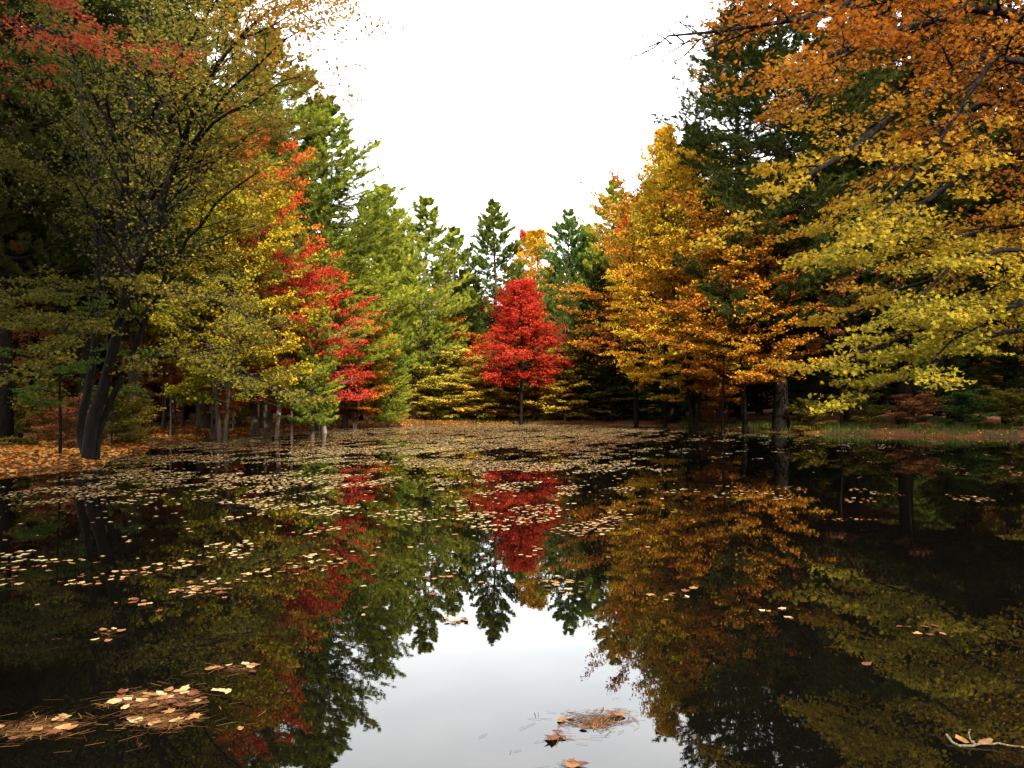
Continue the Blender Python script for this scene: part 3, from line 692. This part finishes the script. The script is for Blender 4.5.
# red maple branch from beyond the left edge
rb_ = np.array([-14.6, 16.5, 0]); rb_[2] = gz(rb_[0], rb_[1])
stems = [([rb_, rb_ + [0.2, 0, 4], rb_ + [0.6, -.2, 8], rb_ + [.8, -.3, 11]], .17, .05)]
limbs = [([rb_ + [.6, -.2, 7.6]] + path((-20, 30, 14.5), (40, 28, 13.8), (85, 40, 13.4), (122, 44, 13.2)), .05, .008),
         ([rb_ + [.7, -.2, 8.6]] + path((-30, -20, 15.5), (30, -10, 15), (70, 0, 14.6)), .05, .008)]
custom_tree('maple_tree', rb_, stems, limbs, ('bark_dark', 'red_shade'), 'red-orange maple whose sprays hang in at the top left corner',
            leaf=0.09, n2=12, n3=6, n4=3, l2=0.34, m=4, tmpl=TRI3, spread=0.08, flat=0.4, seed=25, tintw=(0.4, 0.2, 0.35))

# ------------------------------------------------------------------ other trees of the left bank
L = 'left bank'
place_px('pine_tree', 'pineTall', 95, -260, 24, ('bark_dark', 'pine_dark'), 'very tall dark pine right behind the dark leaning tree', wf=0.9)
place_px('pine_tree', 'pineTall', 14, -330, 21.5, ('bark_dark', 'pine_dark'), 'very tall dark pine with a straight black trunk by the left edge', wf=0.8)
place_px('pine_tree', 'pineTall', 140, -120, 27, ('bark_brown', 'pine_green'), 'tall pine with a thick brown trunk, right of the dark leaning tree', wf=1.0)
place_px('pine_tree', 'pineTall', 208, -70, 34, ('bark_brown', 'pine_green'), 'tall pine standing back between the brown trunk and the tallest yellow-green pine', wf=1.1)
place_px('pine_tree', 'pineTall', 55, -150, 31, ('bark_dark', 'pine_dark'), 'dark pine standing back from the left edge', wf=1.0)
place_px('maple_tree', 'spray', 62, 300, 18.5, ('bark_dark', 'green'), 'small green sapling with flat sprays left of the dark leaning tree', wf=1.0)
place_px('maple_tree', 'mapleA', 20, 150, 25, ('bark_dark', 'rust'), 'rust brown maple in the shade by the left edge', wf=1.0)
place_px('beech_tree', 'spray', 172, 318, 29, ('bark_pale', 'rust'), 'small salmon-leaved beech right of the thick brown trunk', wf=0.9)
place_px('maple_tree', 'slim', 264, 330, 36, ('bark_brown', 'crimson'), 'thin dark maple with crimson leaves low on the left bank', wf=1.1)

# bare thin trunks standing along the left bank: x, pixel D, height, tilt
slim_spots = [
    (110, 26, 5.5, .05, 'bark_pale', 'olive', 'thin pale trunk just right of the dark leaning tree'),
    (122, 28, 5.0, -.03, 'bark_pale', 'olive', 'thin straight pale trunk left of the thick brown trunk'),
    (163, 33, 6.5, .0, 'bark_brown', 'rust', 'slim brown trunk right of the salmon beech'),
    (176, 35, 6.0, .06, 'bark_brown', 'yellowgreen', 'slim brown trunk leaning left behind the bank'),
    (183, 34, 6.2, -.04, 'bark_brown', 'yellowgreen', 'slim brown trunk beside the left-leaning one'),
    (208, 37, 9.0, .0, 'bark_brown', 'yellowgreen', 'thick straight brown trunk behind the pale waterside stems'),
    (215, 31.5, 6.0, .0, 'bark_dark', 'green', 'dark stem of the clump at the waterside on the left bank'),
    (219, 31.7, 7.0, .07, 'bark_pale', 'yellowgreen', 'whitish stem of the clump at the waterside on the left bank'),
    (233, 34, 6.0, .02, 'bark_pale', 'redorange', 'thin pale trunk just right of the waterside clump'),
    (261, 37, 5.5, .0, 'bark_pale', 'redorange', 'thin pale trunk in front of the red maple'),
    (292, 40, 10., .0, 'bark_brown', 'orange', 'thick brown trunk on the left bank below the red maple'),
    (312, 37.5, 5.5, .0, 'bark_brown', 'crimson', 'short dark waterside trunk right of the thick brown one'),
    (308, 37.3, 5.0, .04, 'bark_brown', 'orange', 'slim trunk leaning beside the short dark waterside trunk'),
    (335, 41, 5.0, .0, 'bark_pale', 'orange', 'thin trunk in front of the small orange maple'),
    (366, 46, 6.0, .0, 'bark_pale', 'orange', 'thin pale trunk right of the small orange maple'),
    (386, 52, 7.0, .0, 'bark_pale', 'olive', 'pale grey trunk behind the small yellow-green pine'),
    (418, 49.5, 5.2, .02, 'bark_brown', 'olive', 'thin brown trunk left of the pale-trunked pine'),
    (409, 50.2, 5.0, -.03, 'bark_brown', 'olive', 'thin leaning brown trunk further left of the pale-trunked pine'),
    (450, 52, 6.5, .0, 'bark_brown', 'orange', 'slim brown trunk right of the pale-trunked pine'),
    (565, 49, 7.5, .0, 'bark_pale', 'olive', 'slim pale trunk right of the scarlet tree'),
    (722, 36, 8.5, .10, 'bark_dark', 'orange', 'slim black trunk leaning left on the right bank'),
    (842, 35, 7.5, .0, 'bark_dark', 'rust', 'dark slim trunk behind the lowest golden sprays'),
    (905, 36, 8.5, .05, 'bark_dark', 'rust', 'dark slim trunk behind the golden maple near the right edge'),
    (655, 50, 6.0, .0, 'bark_dark', 'green', 'dark slim trunk in the shade at the right end of the far bank'),
]
for x, D, H, ln, bk, lf, lab in slim_spots:
    p = at(x, 430, D)
    place('slim_tree', 'slim', p[0], D, H, (bk, lf), lab, group='slim trees along the banks', lean=(0, -ln), wf=0.9)

# ------------------------------------------------------------------ shrubs and brush
shrubs = [
    (38, 22, 1.5, 'shrub', 'olive', 'dull brown-green shrub on the shaded bank by the left edge', 1.2),
    (112, 23, 1.4, 'shrub', 'olive', 'dull green shrub right of the foot of the dark leaning tree', 1.3),
    (128, 25, 1.1, 'shrub', 'brush', 'ochre shrub on the little point of the left bank', 1.3),
    (62, 21, 1.1, 'shrub', 'rust', 'reddish low shrub left of the dark leaning tree', 1.2),
    (350, 50, 1.3, 'shrub', 'redorange', 'orange-red low bush at the left end of the far bank', 1.4),
    (392, 51, 1.2, 'shrub', 'redorange', 'bright orange low bush left of the pale-trunked pine', 1.5),
    (436, 48.5, 1.2, 'shrub', 'yellowgreen', 'yellow-green low bush at the foot of the pale-trunked pine', 1.3),
    (455, 49, 4.2, 'sapling', 'brush', 'ochre sapling left of the scarlet tree', 1.2),
    (478, 48.6, 3.8, 'sapling', 'brush', 'ochre bushy sapling close left of the scarlet tree', 1.2),
    (500, 49.5, 4.0, 'sapling', 'brush', 'ochre sapling behind the trunk of the scarlet tree', 1.2),
    (540, 48.7, 4.2, 'sapling', 'brush', 'ochre sapling close right of the scarlet tree', 1.2),
    (566, 49, 4.4, 'sapling', 'brush', 'orange-tinged sapling right of the scarlet tree', 1.2),
    (588, 49.5, 4.0, 'sapling', 'olive', 'olive sapling in front of the short dark green pine', 1.2),
    (468, 52, 5.2, 'sapling', 'orange', 'taller orange sapling behind the ochre ones', 1.2),
    (560, 52, 5.0, 'sapling', 'redorange', 'salmon sapling behind the ochre ones right of the scarlet tree', 1.2),
    (612, 49, 3.4, 'sapling', 'olive', 'olive sapling in the shade at the right of the far bank', 1.3),
    (636, 49, 2.6, 'sapling', 'green', 'dark green sapling in the shade at the right of the far bank', 1.4),
    (668, 46, 2.6, 'sapling', 'green', 'dark green bushy sapling where the far bank meets the right bank', 1.5),
    (700, 44, 2.2, 'shrub', 'green', 'dark green shrub at the start of the right bank', 1.3),
    (712, 40, 1.2, 'shrub', 'rust', 'rust coloured low shrub on the right bank', 1.3),
    (810, 35, 1.1, 'shrub', 'olive', 'olive low shrub left of the thick black trunk foot', 1.4),
    (862, 35, 1.3, 'shrub', 'olive', 'olive low shrub under the lowest golden spray', 1.4),
    (915, 34, 1.2, 'shrub', 'rust', 'rusty low shrub on the shaded right bank', 1.5),
    (965, 33, 1.3, 'shrub', 'green', 'dark green low shrub near the right edge', 1.5),
    (1012, 33, 1.4, 'shrub', 'olive', 'dull olive shrub at the right edge', 1.5),
    (240, 39, 1.2, 'shrub', 'brush', 'yellow low bush behind the waterside clump', 1.3),
    (160, 40, 2.0, 'sapling', 'rust', 'rust sapling back in the shade of the left bank', 1.4),
    (325, 44, 3.4, 'sapling', 'redorange', 'orange-red sapling below the small orange maple', 1.3),
    (300, 42, 3.2, 'sapling', 'yellowgreen', 'yellow-green sapling behind the short dark waterside trunk', 1.3),
    (405, 50, 3.2, 'sapling', 'brush', 'ochre sapling below the small yellow-green pine', 1.3),
]
rs = np.random.default_rng(17)
for i, x in enumerate(range(436, 655, 10)):
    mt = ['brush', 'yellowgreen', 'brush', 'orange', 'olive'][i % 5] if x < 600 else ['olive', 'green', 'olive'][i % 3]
    cn = {'brush': 'ochre', 'yellowgreen': 'yellow-green', 'orange': 'orange', 'olive': 'olive', 'green': 'green'}[mt]
    wh = 'between the pale-trunked pine and the scarlet tree' if x < 505 else ('right behind the trunk of the scarlet tree' if x < 535 else
         ('right of the scarlet tree' if x < 600 else 'at the shaded right end of the far bank'))
    shrubs.append((x + rs.uniform(-4, 4), rs.uniform(48.6, 52.5), rs.uniform(2.0, 3.9), 'sapling', mt, f'leafy {cn} thicket {wh}', rs.uniform(1.4, 2.0)))
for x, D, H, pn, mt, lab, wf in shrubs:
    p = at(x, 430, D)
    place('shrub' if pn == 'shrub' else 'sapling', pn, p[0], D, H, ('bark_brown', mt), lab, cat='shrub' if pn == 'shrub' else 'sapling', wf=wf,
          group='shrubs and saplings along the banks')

# ------------------------------------------------------------------ woods behind
rw = np.random.default_rng(99)
ZONES = [(-999, -40, 'beyond the left edge of the pond'), (-40, 60, 'behind the black trunk by the left edge'), (60, 130, 'behind the dark leaning tree'),
         (130, 210, 'behind the thick brown trunk on the left bank'), (210, 300, 'behind the bright red maple'), (300, 400, 'behind the small orange maple'),
         (400, 475, 'behind the pale-trunked pine'), (475, 570, 'behind the scarlet tree'), (570, 650, 'behind the short dark green pine'),
         (650, 720, 'behind the yellow maple of the right bank'), (720, 800, 'behind the thick black trunk on the right bank'), (800, 900, 'behind the lowest golden sprays'),
         (900, 1024, 'in the darkness at the right edge'), (1024, 9999, 'beyond the right edge')]
def zone(x): return next(z for a, b_, z in ZONES if a <= x < b_)
spots = []
def free_spot(D, x, dmin, gap2):
    X = (x - 512) / F * D
    d = float(shore_dist(np.array([X]), np.array([D]))[0])
    if d < dmin: return None
    if any((X - a) ** 2 + (D - b_) ** 2 < gap2 for a, b_ in spots): return None
    spots.append((X, D)); return X
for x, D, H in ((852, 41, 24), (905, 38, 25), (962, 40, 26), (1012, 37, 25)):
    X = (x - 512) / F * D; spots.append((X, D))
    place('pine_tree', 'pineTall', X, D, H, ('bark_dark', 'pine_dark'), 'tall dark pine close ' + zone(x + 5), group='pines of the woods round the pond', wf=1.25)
cnt = tries = 0
while cnt < 185 and tries < 20000:
    tries += 1
    D = rw.uniform(24, 112); x = rw.uniform(-120, 1144)
    if 380 < x < 660 and D < 58: continue
    X = free_spot(D, x, 5.0, 7.5)
    if X is None: continue
    cnt += 1
    if x < 512: ymax = np.interp(x, [0, 230, 330, 400, 512], [-200, 60, 150, 225, 265])
    else: ymax = np.interp(x, [512, 600, 650, 700, 1024], [265, 240, 180, 60, -200])
    top = at(x, ymax + rw.uniform(0, 40), D)[2] - gz(X, D)
    far = 'distant ' if D > 60 else ''
    if rw.random() < 0.72:
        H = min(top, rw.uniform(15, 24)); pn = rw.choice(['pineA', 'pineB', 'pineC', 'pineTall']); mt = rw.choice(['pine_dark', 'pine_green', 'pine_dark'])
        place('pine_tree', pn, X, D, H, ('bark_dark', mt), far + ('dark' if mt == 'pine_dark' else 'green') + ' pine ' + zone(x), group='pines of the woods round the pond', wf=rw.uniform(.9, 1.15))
    else:
        H = min(top, rw.uniform(8, 14)); pn = rw.choice(['mapleA', 'mapleB', 'mapleC']); mt = rw.choice(['orange', 'rust', 'redorange', 'brush', 'gold'])
        cn = {'orange': 'orange', 'rust': 'rust brown', 'redorange': 'orange-red', 'brush': 'ochre', 'gold': 'golden'}[mt]
        place('maple_tree', pn, X, D, H, ('bark_dark', mt), far + cn + ' maple ' + zone(x), group='maples of the woods round the pond', wf=rw.uniform(.9, 1.15))
cnt = tries = 0; spots = []
while cnt < 95 and tries < 20000:
    tries += 1
    x = rw.uniform(-60, 1084); D = rw.uniform(26, 80)
    X = free_spot(D, x, 3.5, 5.0)
    if X is None: continue
    if 120 < x < 300 and D < 40: continue
    cnt += 1
    H = rw.uniform(2.6, 5.5)
    place('young_hemlock', 'pineC', X, D, H, ('bark_dark', 'pine_dark'), ('distant ' if D > 52 else '') + 'low dark young hemlock ' + zone(x), cat='young tree', group='young hemlocks of the undergrowth', wf=rw.uniform(1.3, 1.9))
# tall pines added on the near left bank, just out of the picture, that keep its edge in shade
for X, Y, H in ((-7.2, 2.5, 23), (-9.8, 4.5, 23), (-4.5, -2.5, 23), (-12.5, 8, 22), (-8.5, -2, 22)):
    place('pine_tree', 'pineTall', X, Y, H, ('bark_dark', 'pine_dark'), 'unseen tall dark pine added to shade the near left bank', group='unseen pines added for shade on the near left bank')
for X, Y, H in ((24, 12, 21), (20, 7, 20), (28, 17, 22), (31, 9, 21), (18.5, 12.5, 19), (21.5, 18.5, 20), (25, 23, 20)):  # more out-of-frame pines, added to throw shade on the right bank
    place('pine_tree', 'pineTall', X, Y, H, ('bark_dark', 'pine_dark'), 'unseen tall dark pine beyond the big golden maple, added to shade the near right bank', group='unseen pines added for shade on the near right bank')

# ------------------------------------------------------------------ ground cover
def single(name, V, Fc, ti, mat):
    me = mesh_from(name, V, Fc, ti); me.materials.append(M[mat]); o = bpy.data.objects.new(name, me); COL.objects.link(o); return o
rl = np.random.default_rng(5)
n = 190000
D = rl.uniform(12, 62, n); X = rl.uniform(-0.75, 0.75, n) * D
d = shore_dist(X, D)
k = (d > -0.05) & (rl.random(n) < np.exp(-np.maximum(d, 0) / 6) * (0.12 + 0.88 * (X < 0)))
X, D = X[k], D[k]; Z = ground_z(X, D)
m_ = len(X)
nr = rl.normal(0, .3, (m_, 3)) + [0, 0, 1]
V, Fc = stamp(np.stack([X, D, Z + 0.015], -1), nr, rl.normal(0, 1, (m_, 3)), 0.10 * rl.uniform(.6, 1.4, m_), DIAMOND)
ti = np.clip(0.5 + 0.3 * lownoise(np.stack([X, D], -1), .8, 3) + rl.normal(0, .2, m_), 0, 1)
tag(single('leaf_litter', V, Fc, ti, 'litter'), 'orange and brown fallen leaves strewn over the banks', 'fallen leaves', kind='stuff')
# grass at the waterline
n = 110000
D = rl.uniform(26, 49, n); X = rl.uniform(-0.55, 0.66, n) * D
d = shore_dist(X, D); px = 512 + F * X / D
pr = np.where(px > 680, 1.0, np.where((px > 410) & (px < 620), 0.5, 0.06)) * (0.3 + 0.7 * (lownoise(np.stack([X, D], -1), 1.0, 9) > 0))
k = (d > -0.1) & (d < np.where(px > 680, 4.0, 1.3)) & (rl.random(n) < pr)
X, D = X[k], D[k]; Z = ground_z(X, D); m_ = len(X)
p0 = np.stack([X, D, Z - 0.02], -1); hgt = rl.uniform(.12, .42, m_)
dirn = rl.normal(0, .28, (m_, 3)); dirn[:, 2] = 1
tip = p0 + norm(dirn) * hgt[:, None]; sd = norm(np.cross(dirn, rl.normal(0, 1, (m_, 3)))) * 0.012
V = np.stack([p0 - sd, p0 + sd, tip], 1).reshape(-1, 3)
tag(single('grass', V, np.arange(m_ * 3).reshape(-1, 3), rl.random(m_), 'grass'), 'green and straw-coloured grass along the waterline', 'grass', kind='stuff')

# ------------------------------------------------------------------ leaves on the water
n = 5000000
y = rl.uniform(423.5, 640, n); x = rl.uniform(-20, 1044, n)
# sample evenly over the surface: accept by area of a pixel at that distance
D = F * CAMH / (y - 400); X = (x - 512) / F * D
w8 = (D / 46) ** 3
yy = [424, 430, 440, 455, 480, 520, 560, 600, 640]
left = np.interp(y, yy, [.80, .80, .70, .60, .46, .32, .20, .12, .04])
mid = np.interp(y, yy, [.95, .95, .80, .62, .46, .32, .22, .12, .03])
right = np.interp(y, yy, [.45, .35, .16, .05, .02, .008, .003, .002, .001])
fx = np.clip((x - 250) / 200, 0, 1); fx2 = np.clip((x - 600) / 90, 0, 1)
dens = (left * (1 - fx) + mid * fx) * (1 - fx2) + right * fx2
P2_ = np.stack([X, D], -1)
cl = 0.5 + 0.5 * lownoise(P2_, 1.1, 51) + 0.45 * lownoise(P2_, 4.5, 52)
thr = 1 - dens
k = (rl.random(n) < w8 * 1.0 + 0.0) & (cl > thr * 1.15) & (rl.random(n) < 0.25 + dens)
k |= (rl.random(n) < w8 * dens * 0.06)
X, D, x, y = X[k], D[k], x[k], y[k]
d = shore_dist(X, D); k = d < 0.1; X, D = X[k], D[k]
order = np.argsort(D); X, D = X[order], D[order]
print('floating leaves', len(X))
NI = 190
fl_mesh = []
for i in range(9):
    tv, tf = MAPLE if i in (2, 5) else _oval(i + 3)
    tv = tv.copy(); rr = np.random.default_rng(i + 60)
    tv[:, 2] = tv[:, 2] * rr.uniform(.15, .7) + 0.08 * tv[:, 1] ** 2 * rr.uniform(-1, 1.5); tv[:, 2] -= tv[:, 2].min()
    me = mesh_from('leaf', tv, tf, np.clip(np.full(len(tf), (i + .5) / 9) + rr.normal(0, .07, len(tf)), 0, 1)); me.materials.append(M['float']); fl_mesh.append(me)
TONES = ['dark red', 'reddish', 'brown', 'brown', 'tan', 'tan', 'straw-coloured', 'pale', 'pale cream']
def wzone(x, y):
    h = 'far to the left' if x < 130 else ('on the left of the pond' if x < 270 else ('left of the bright sky reflection' if x < 400 else ('above the bright sky reflection' if x < 620 else 'on the right side of the pond')))
    return ('on the near water ' if y > 570 else ('on the water ' if y > 520 else 'well out ')) + h
def float_leaf(X, Y, size, i=None, where=None, z=0.004):
    i = int(rl.integers(0, 9)) if i is None else i
    o = bpy.data.objects.new('floating_leaf', fl_mesh[i]); COL.objects.link(o)
    o.location = (X, Y, z); o.scale = (size,) * 3; o.rotation_euler = (rl.normal(0, .06), rl.normal(0, .06), rl.uniform(0, 6.28))
    px = 512 + F * X / Y
    py = 400 + F * CAMH / Y
    if where is None: where = wzone(px, py)
    return tag(o, TONES[i] + ' dead leaf floating ' + where, 'leaf', 'dead leaves floating on the pond')
rafts = [   # x, y, rx(px), ry(px), leaves, needles, words
    (158, 697, 58, 12, 38, 700, 'in the larger needle raft at the lower left'),
    (165, 717, 40, 8, 12, 500, 'in the lower fringe of the larger needle raft'),
    (45, 726, 54, 12, 10, 450, 'in the needle raft by the bottom left corner'),
    (238, 668, 32, 6, 9, 60, 'in the pale group above the needle rafts'),
    (225, 690, 12, 4, 4, 0, 'just right of the larger needle raft'),
    (110, 634, 18, 7, 6, 30, 'in the small slanting group on the left'),
    (135, 602, 28, 4, 9, 0, 'in the streak above the small slanting group'),
    (200, 590, 40, 7, 20, 60, 'in the broken streak left of the red reflection'),
    (15, 582, 20, 6, 7, 0, 'near the left edge'),
    (597, 718, 42, 12, 5, 300, 'in the thin needle patch on the bright sky reflection'),
    (558, 736, 9, 6, 4, 20, 'in the dark clump on the bright sky reflection'),
    (570, 762, 16, 4, 4, 20, 'at the bottom edge below the dark clump'),
    (455, 621, 14, 4, 7, 40, 'in the pale patch above the bright sky reflection'),
    (865, 663, 4, 2, 1, 0, 'alone on the black water at the right'),
    (240, 727, 6, 3, 1, 0, 'alone between the rafts and the sky reflection'),
    (850, 520, 30, 2, 12, 0, 'in the thin pale streak on the right side'),
]
NV, NT = [], []
for (cx, cy, rx, ry, nl, nn, words) in rafts:
    for j in range(nl):
        a = rl.uniform(0, 6.28); q = math.sqrt(rl.random()) * .9
        yy_ = min(cy + math.sin(a) * ry * q - 0.2 * (math.cos(a) * rx * q) * (ry / rx), 775)
        DD = F * CAMH / (yy_ - 400); XX = (cx + math.cos(a) * rx * q - 512) / F * DD
        float_leaf(XX, DD, rl.uniform(.035, .075), None if cx < 540 else int(rl.choice([0, 1, 2, 3])), words, z=0.004 + 0.003 * (j % 5))
    if nn:
        a = rl.uniform(0, 6.28, nn); q = rl.random(nn) ** .6
        q = q * (0.72 + 0.45 * np.sin(a * 2 + cx) * np.sin(a * 3 + cy) + 0.12 * np.sin(a * 7 + cx)); yy_ = cy + np.sin(a) * ry * q - 0.2 * np.cos(a) * q * ry + rl.normal(0, 1.2, nn); DD = F * CAMH / (yy_ - 400); XX = (cx + np.cos(a) * rx * q - 512) / F * DD
        fr_ = rl.random(nn) < .18; XX = XX + fr_ * rl.normal(0, .16, nn); DD = DD + fr_ * rl.normal(0, .10, nn); th = rl.normal(0.35, .7, nn); ln = rl.uniform(.02, .055, nn); wd = .0011
        c_ = np.stack([XX, DD, 0.002 + .003 * rl.random(nn)], -1); dv = np.stack([np.cos(th), np.sin(th), rl.normal(0, .03, nn)], -1) * ln[:, None]; pv = np.stack([-np.sin(th), np.cos(th), 0 * th], -1) * wd
        V = np.stack([c_ - dv - pv, c_ + dv - pv, c_ + dv + pv, c_ - dv + pv], 1).reshape(-1, 3)
        o = single('floating_needles', V, np.arange(nn * 4).reshape(-1, 4), rl.random(nn), 'needle')
        tag(o, 'brown pine needles matted ' + words, 'pine needles', kind='stuff')
for j in range(min(NI, len(X))): float_leaf(X[j], D[j], rl.uniform(.035, .075))
X, D = X[NI:], D[NI:]; m_ = len(X)
nr = rl.normal(0, .03, (m_, 3)) + [0, 0, 1]
V, Fc = stamp(np.stack([X, D, 0.004 + 0.004 * rl.random(m_)], -1), nr, rl.normal(0, 1, (m_, 3)), rl.uniform(.03, .085, m_), (DIAMOND[0] * [1.1, .9, .2], DIAMOND[1]))
ti = np.clip(0.74 + 0.25 * lownoise(np.stack([X, D], -1), .5, 31) + rl.normal(0, .25, m_), 0, 1)
tag(single('floating_leaves', V, Fc, ti, 'float'), 'tan, brown and pale fallen leaves drifting on the pond in streaks', 'fallen leaves', kind='stuff')

# curled twig in the bottom right corner
c0 = np.array([*px2w(975, 741), 0.0])
tw = bpy.data.objects.new('floating_twig', None); COL.objects.link(tw); tw.location = c0
tag(tw, 'pale curled twig with a withered leaf floating in the bottom right corner', 'twig')
def twig_obj(nm, pts, ra, rb, mat):
    p = smooth_path(pts, 16); p[1:-1] += np.random.default_rng(3).normal(0, .003, (14, 3)); V, Fq = tubes(p[None], np.linspace(ra, rb, 16)[None], 8)
    me = mesh_from(nm, V, Fq, smooth=True); me.materials.append(M[mat]); o = bpy.data.objects.new(nm, me); COL.objects.link(o); o.parent = tw; return o
twig_obj('stem', [(-.115, .05, .02), (-.12, .02, .008), (-.08, -.02, .004), (0, -.02, .012), (.07, -.03, .012), (.15, -.045, .008), (.22, -.04, .01)], .0065, .002, 'twig')
twig_obj('side_shoot', [(-.03, -.02, .008), (-.04, .01, .03), (-.025, .02, .055)], .005, .002, 'twig')
twig_obj('side_shoot', [(.12, -.04, .01), (.15, -.07, .02), (.17, -.1, .012)], .003, .0015, 'twig')
for (a, b_, c, s_, rz, tl) in ((-.07, .01, .022, .085, .5, .3), (.03, .0, .02, .075, 2.2, -.2)):
    o = bpy.data.objects.new('withered_leaf', fl_mesh[4]); COL.objects.link(o); o.parent = tw; o.location = (a, b_, c - .008); o.scale = (s_, s_ * .8, s_); o.rotation_euler = (tl * .5, .1, rz)

# ------------------------------------------------------------------ tell look-alikes apart by their place in their row
from collections import defaultdict
rows = defaultdict(list)
for o in COL.objects:
    if o.parent is None and o.get('category') in ('tree', 'young tree', 'sapling', 'shrub', 'leaf'): rows[o['label']].append(o)
ORD = ['leftmost', 'second from the left', 'third from the left', 'fourth from the left', 'fifth from the left', 'sixth from the left', 'seventh from the left', 'eighth from the left', 'ninth from the left']
for lab, os_ in rows.items():
    if 1 < len(os_) <= 10 and len(lab.split()) <= 12:
        os_.sort(key=lambda o: o.location.x / max(o.location.y, 1))
        n = len(os_)
        for i, o in enumerate(os_):
            w_ = ORD[i] if i < n - 1 else 'rightmost'
            o['label'] = ' '.join((lab + ', ' + w_).split()[:16])
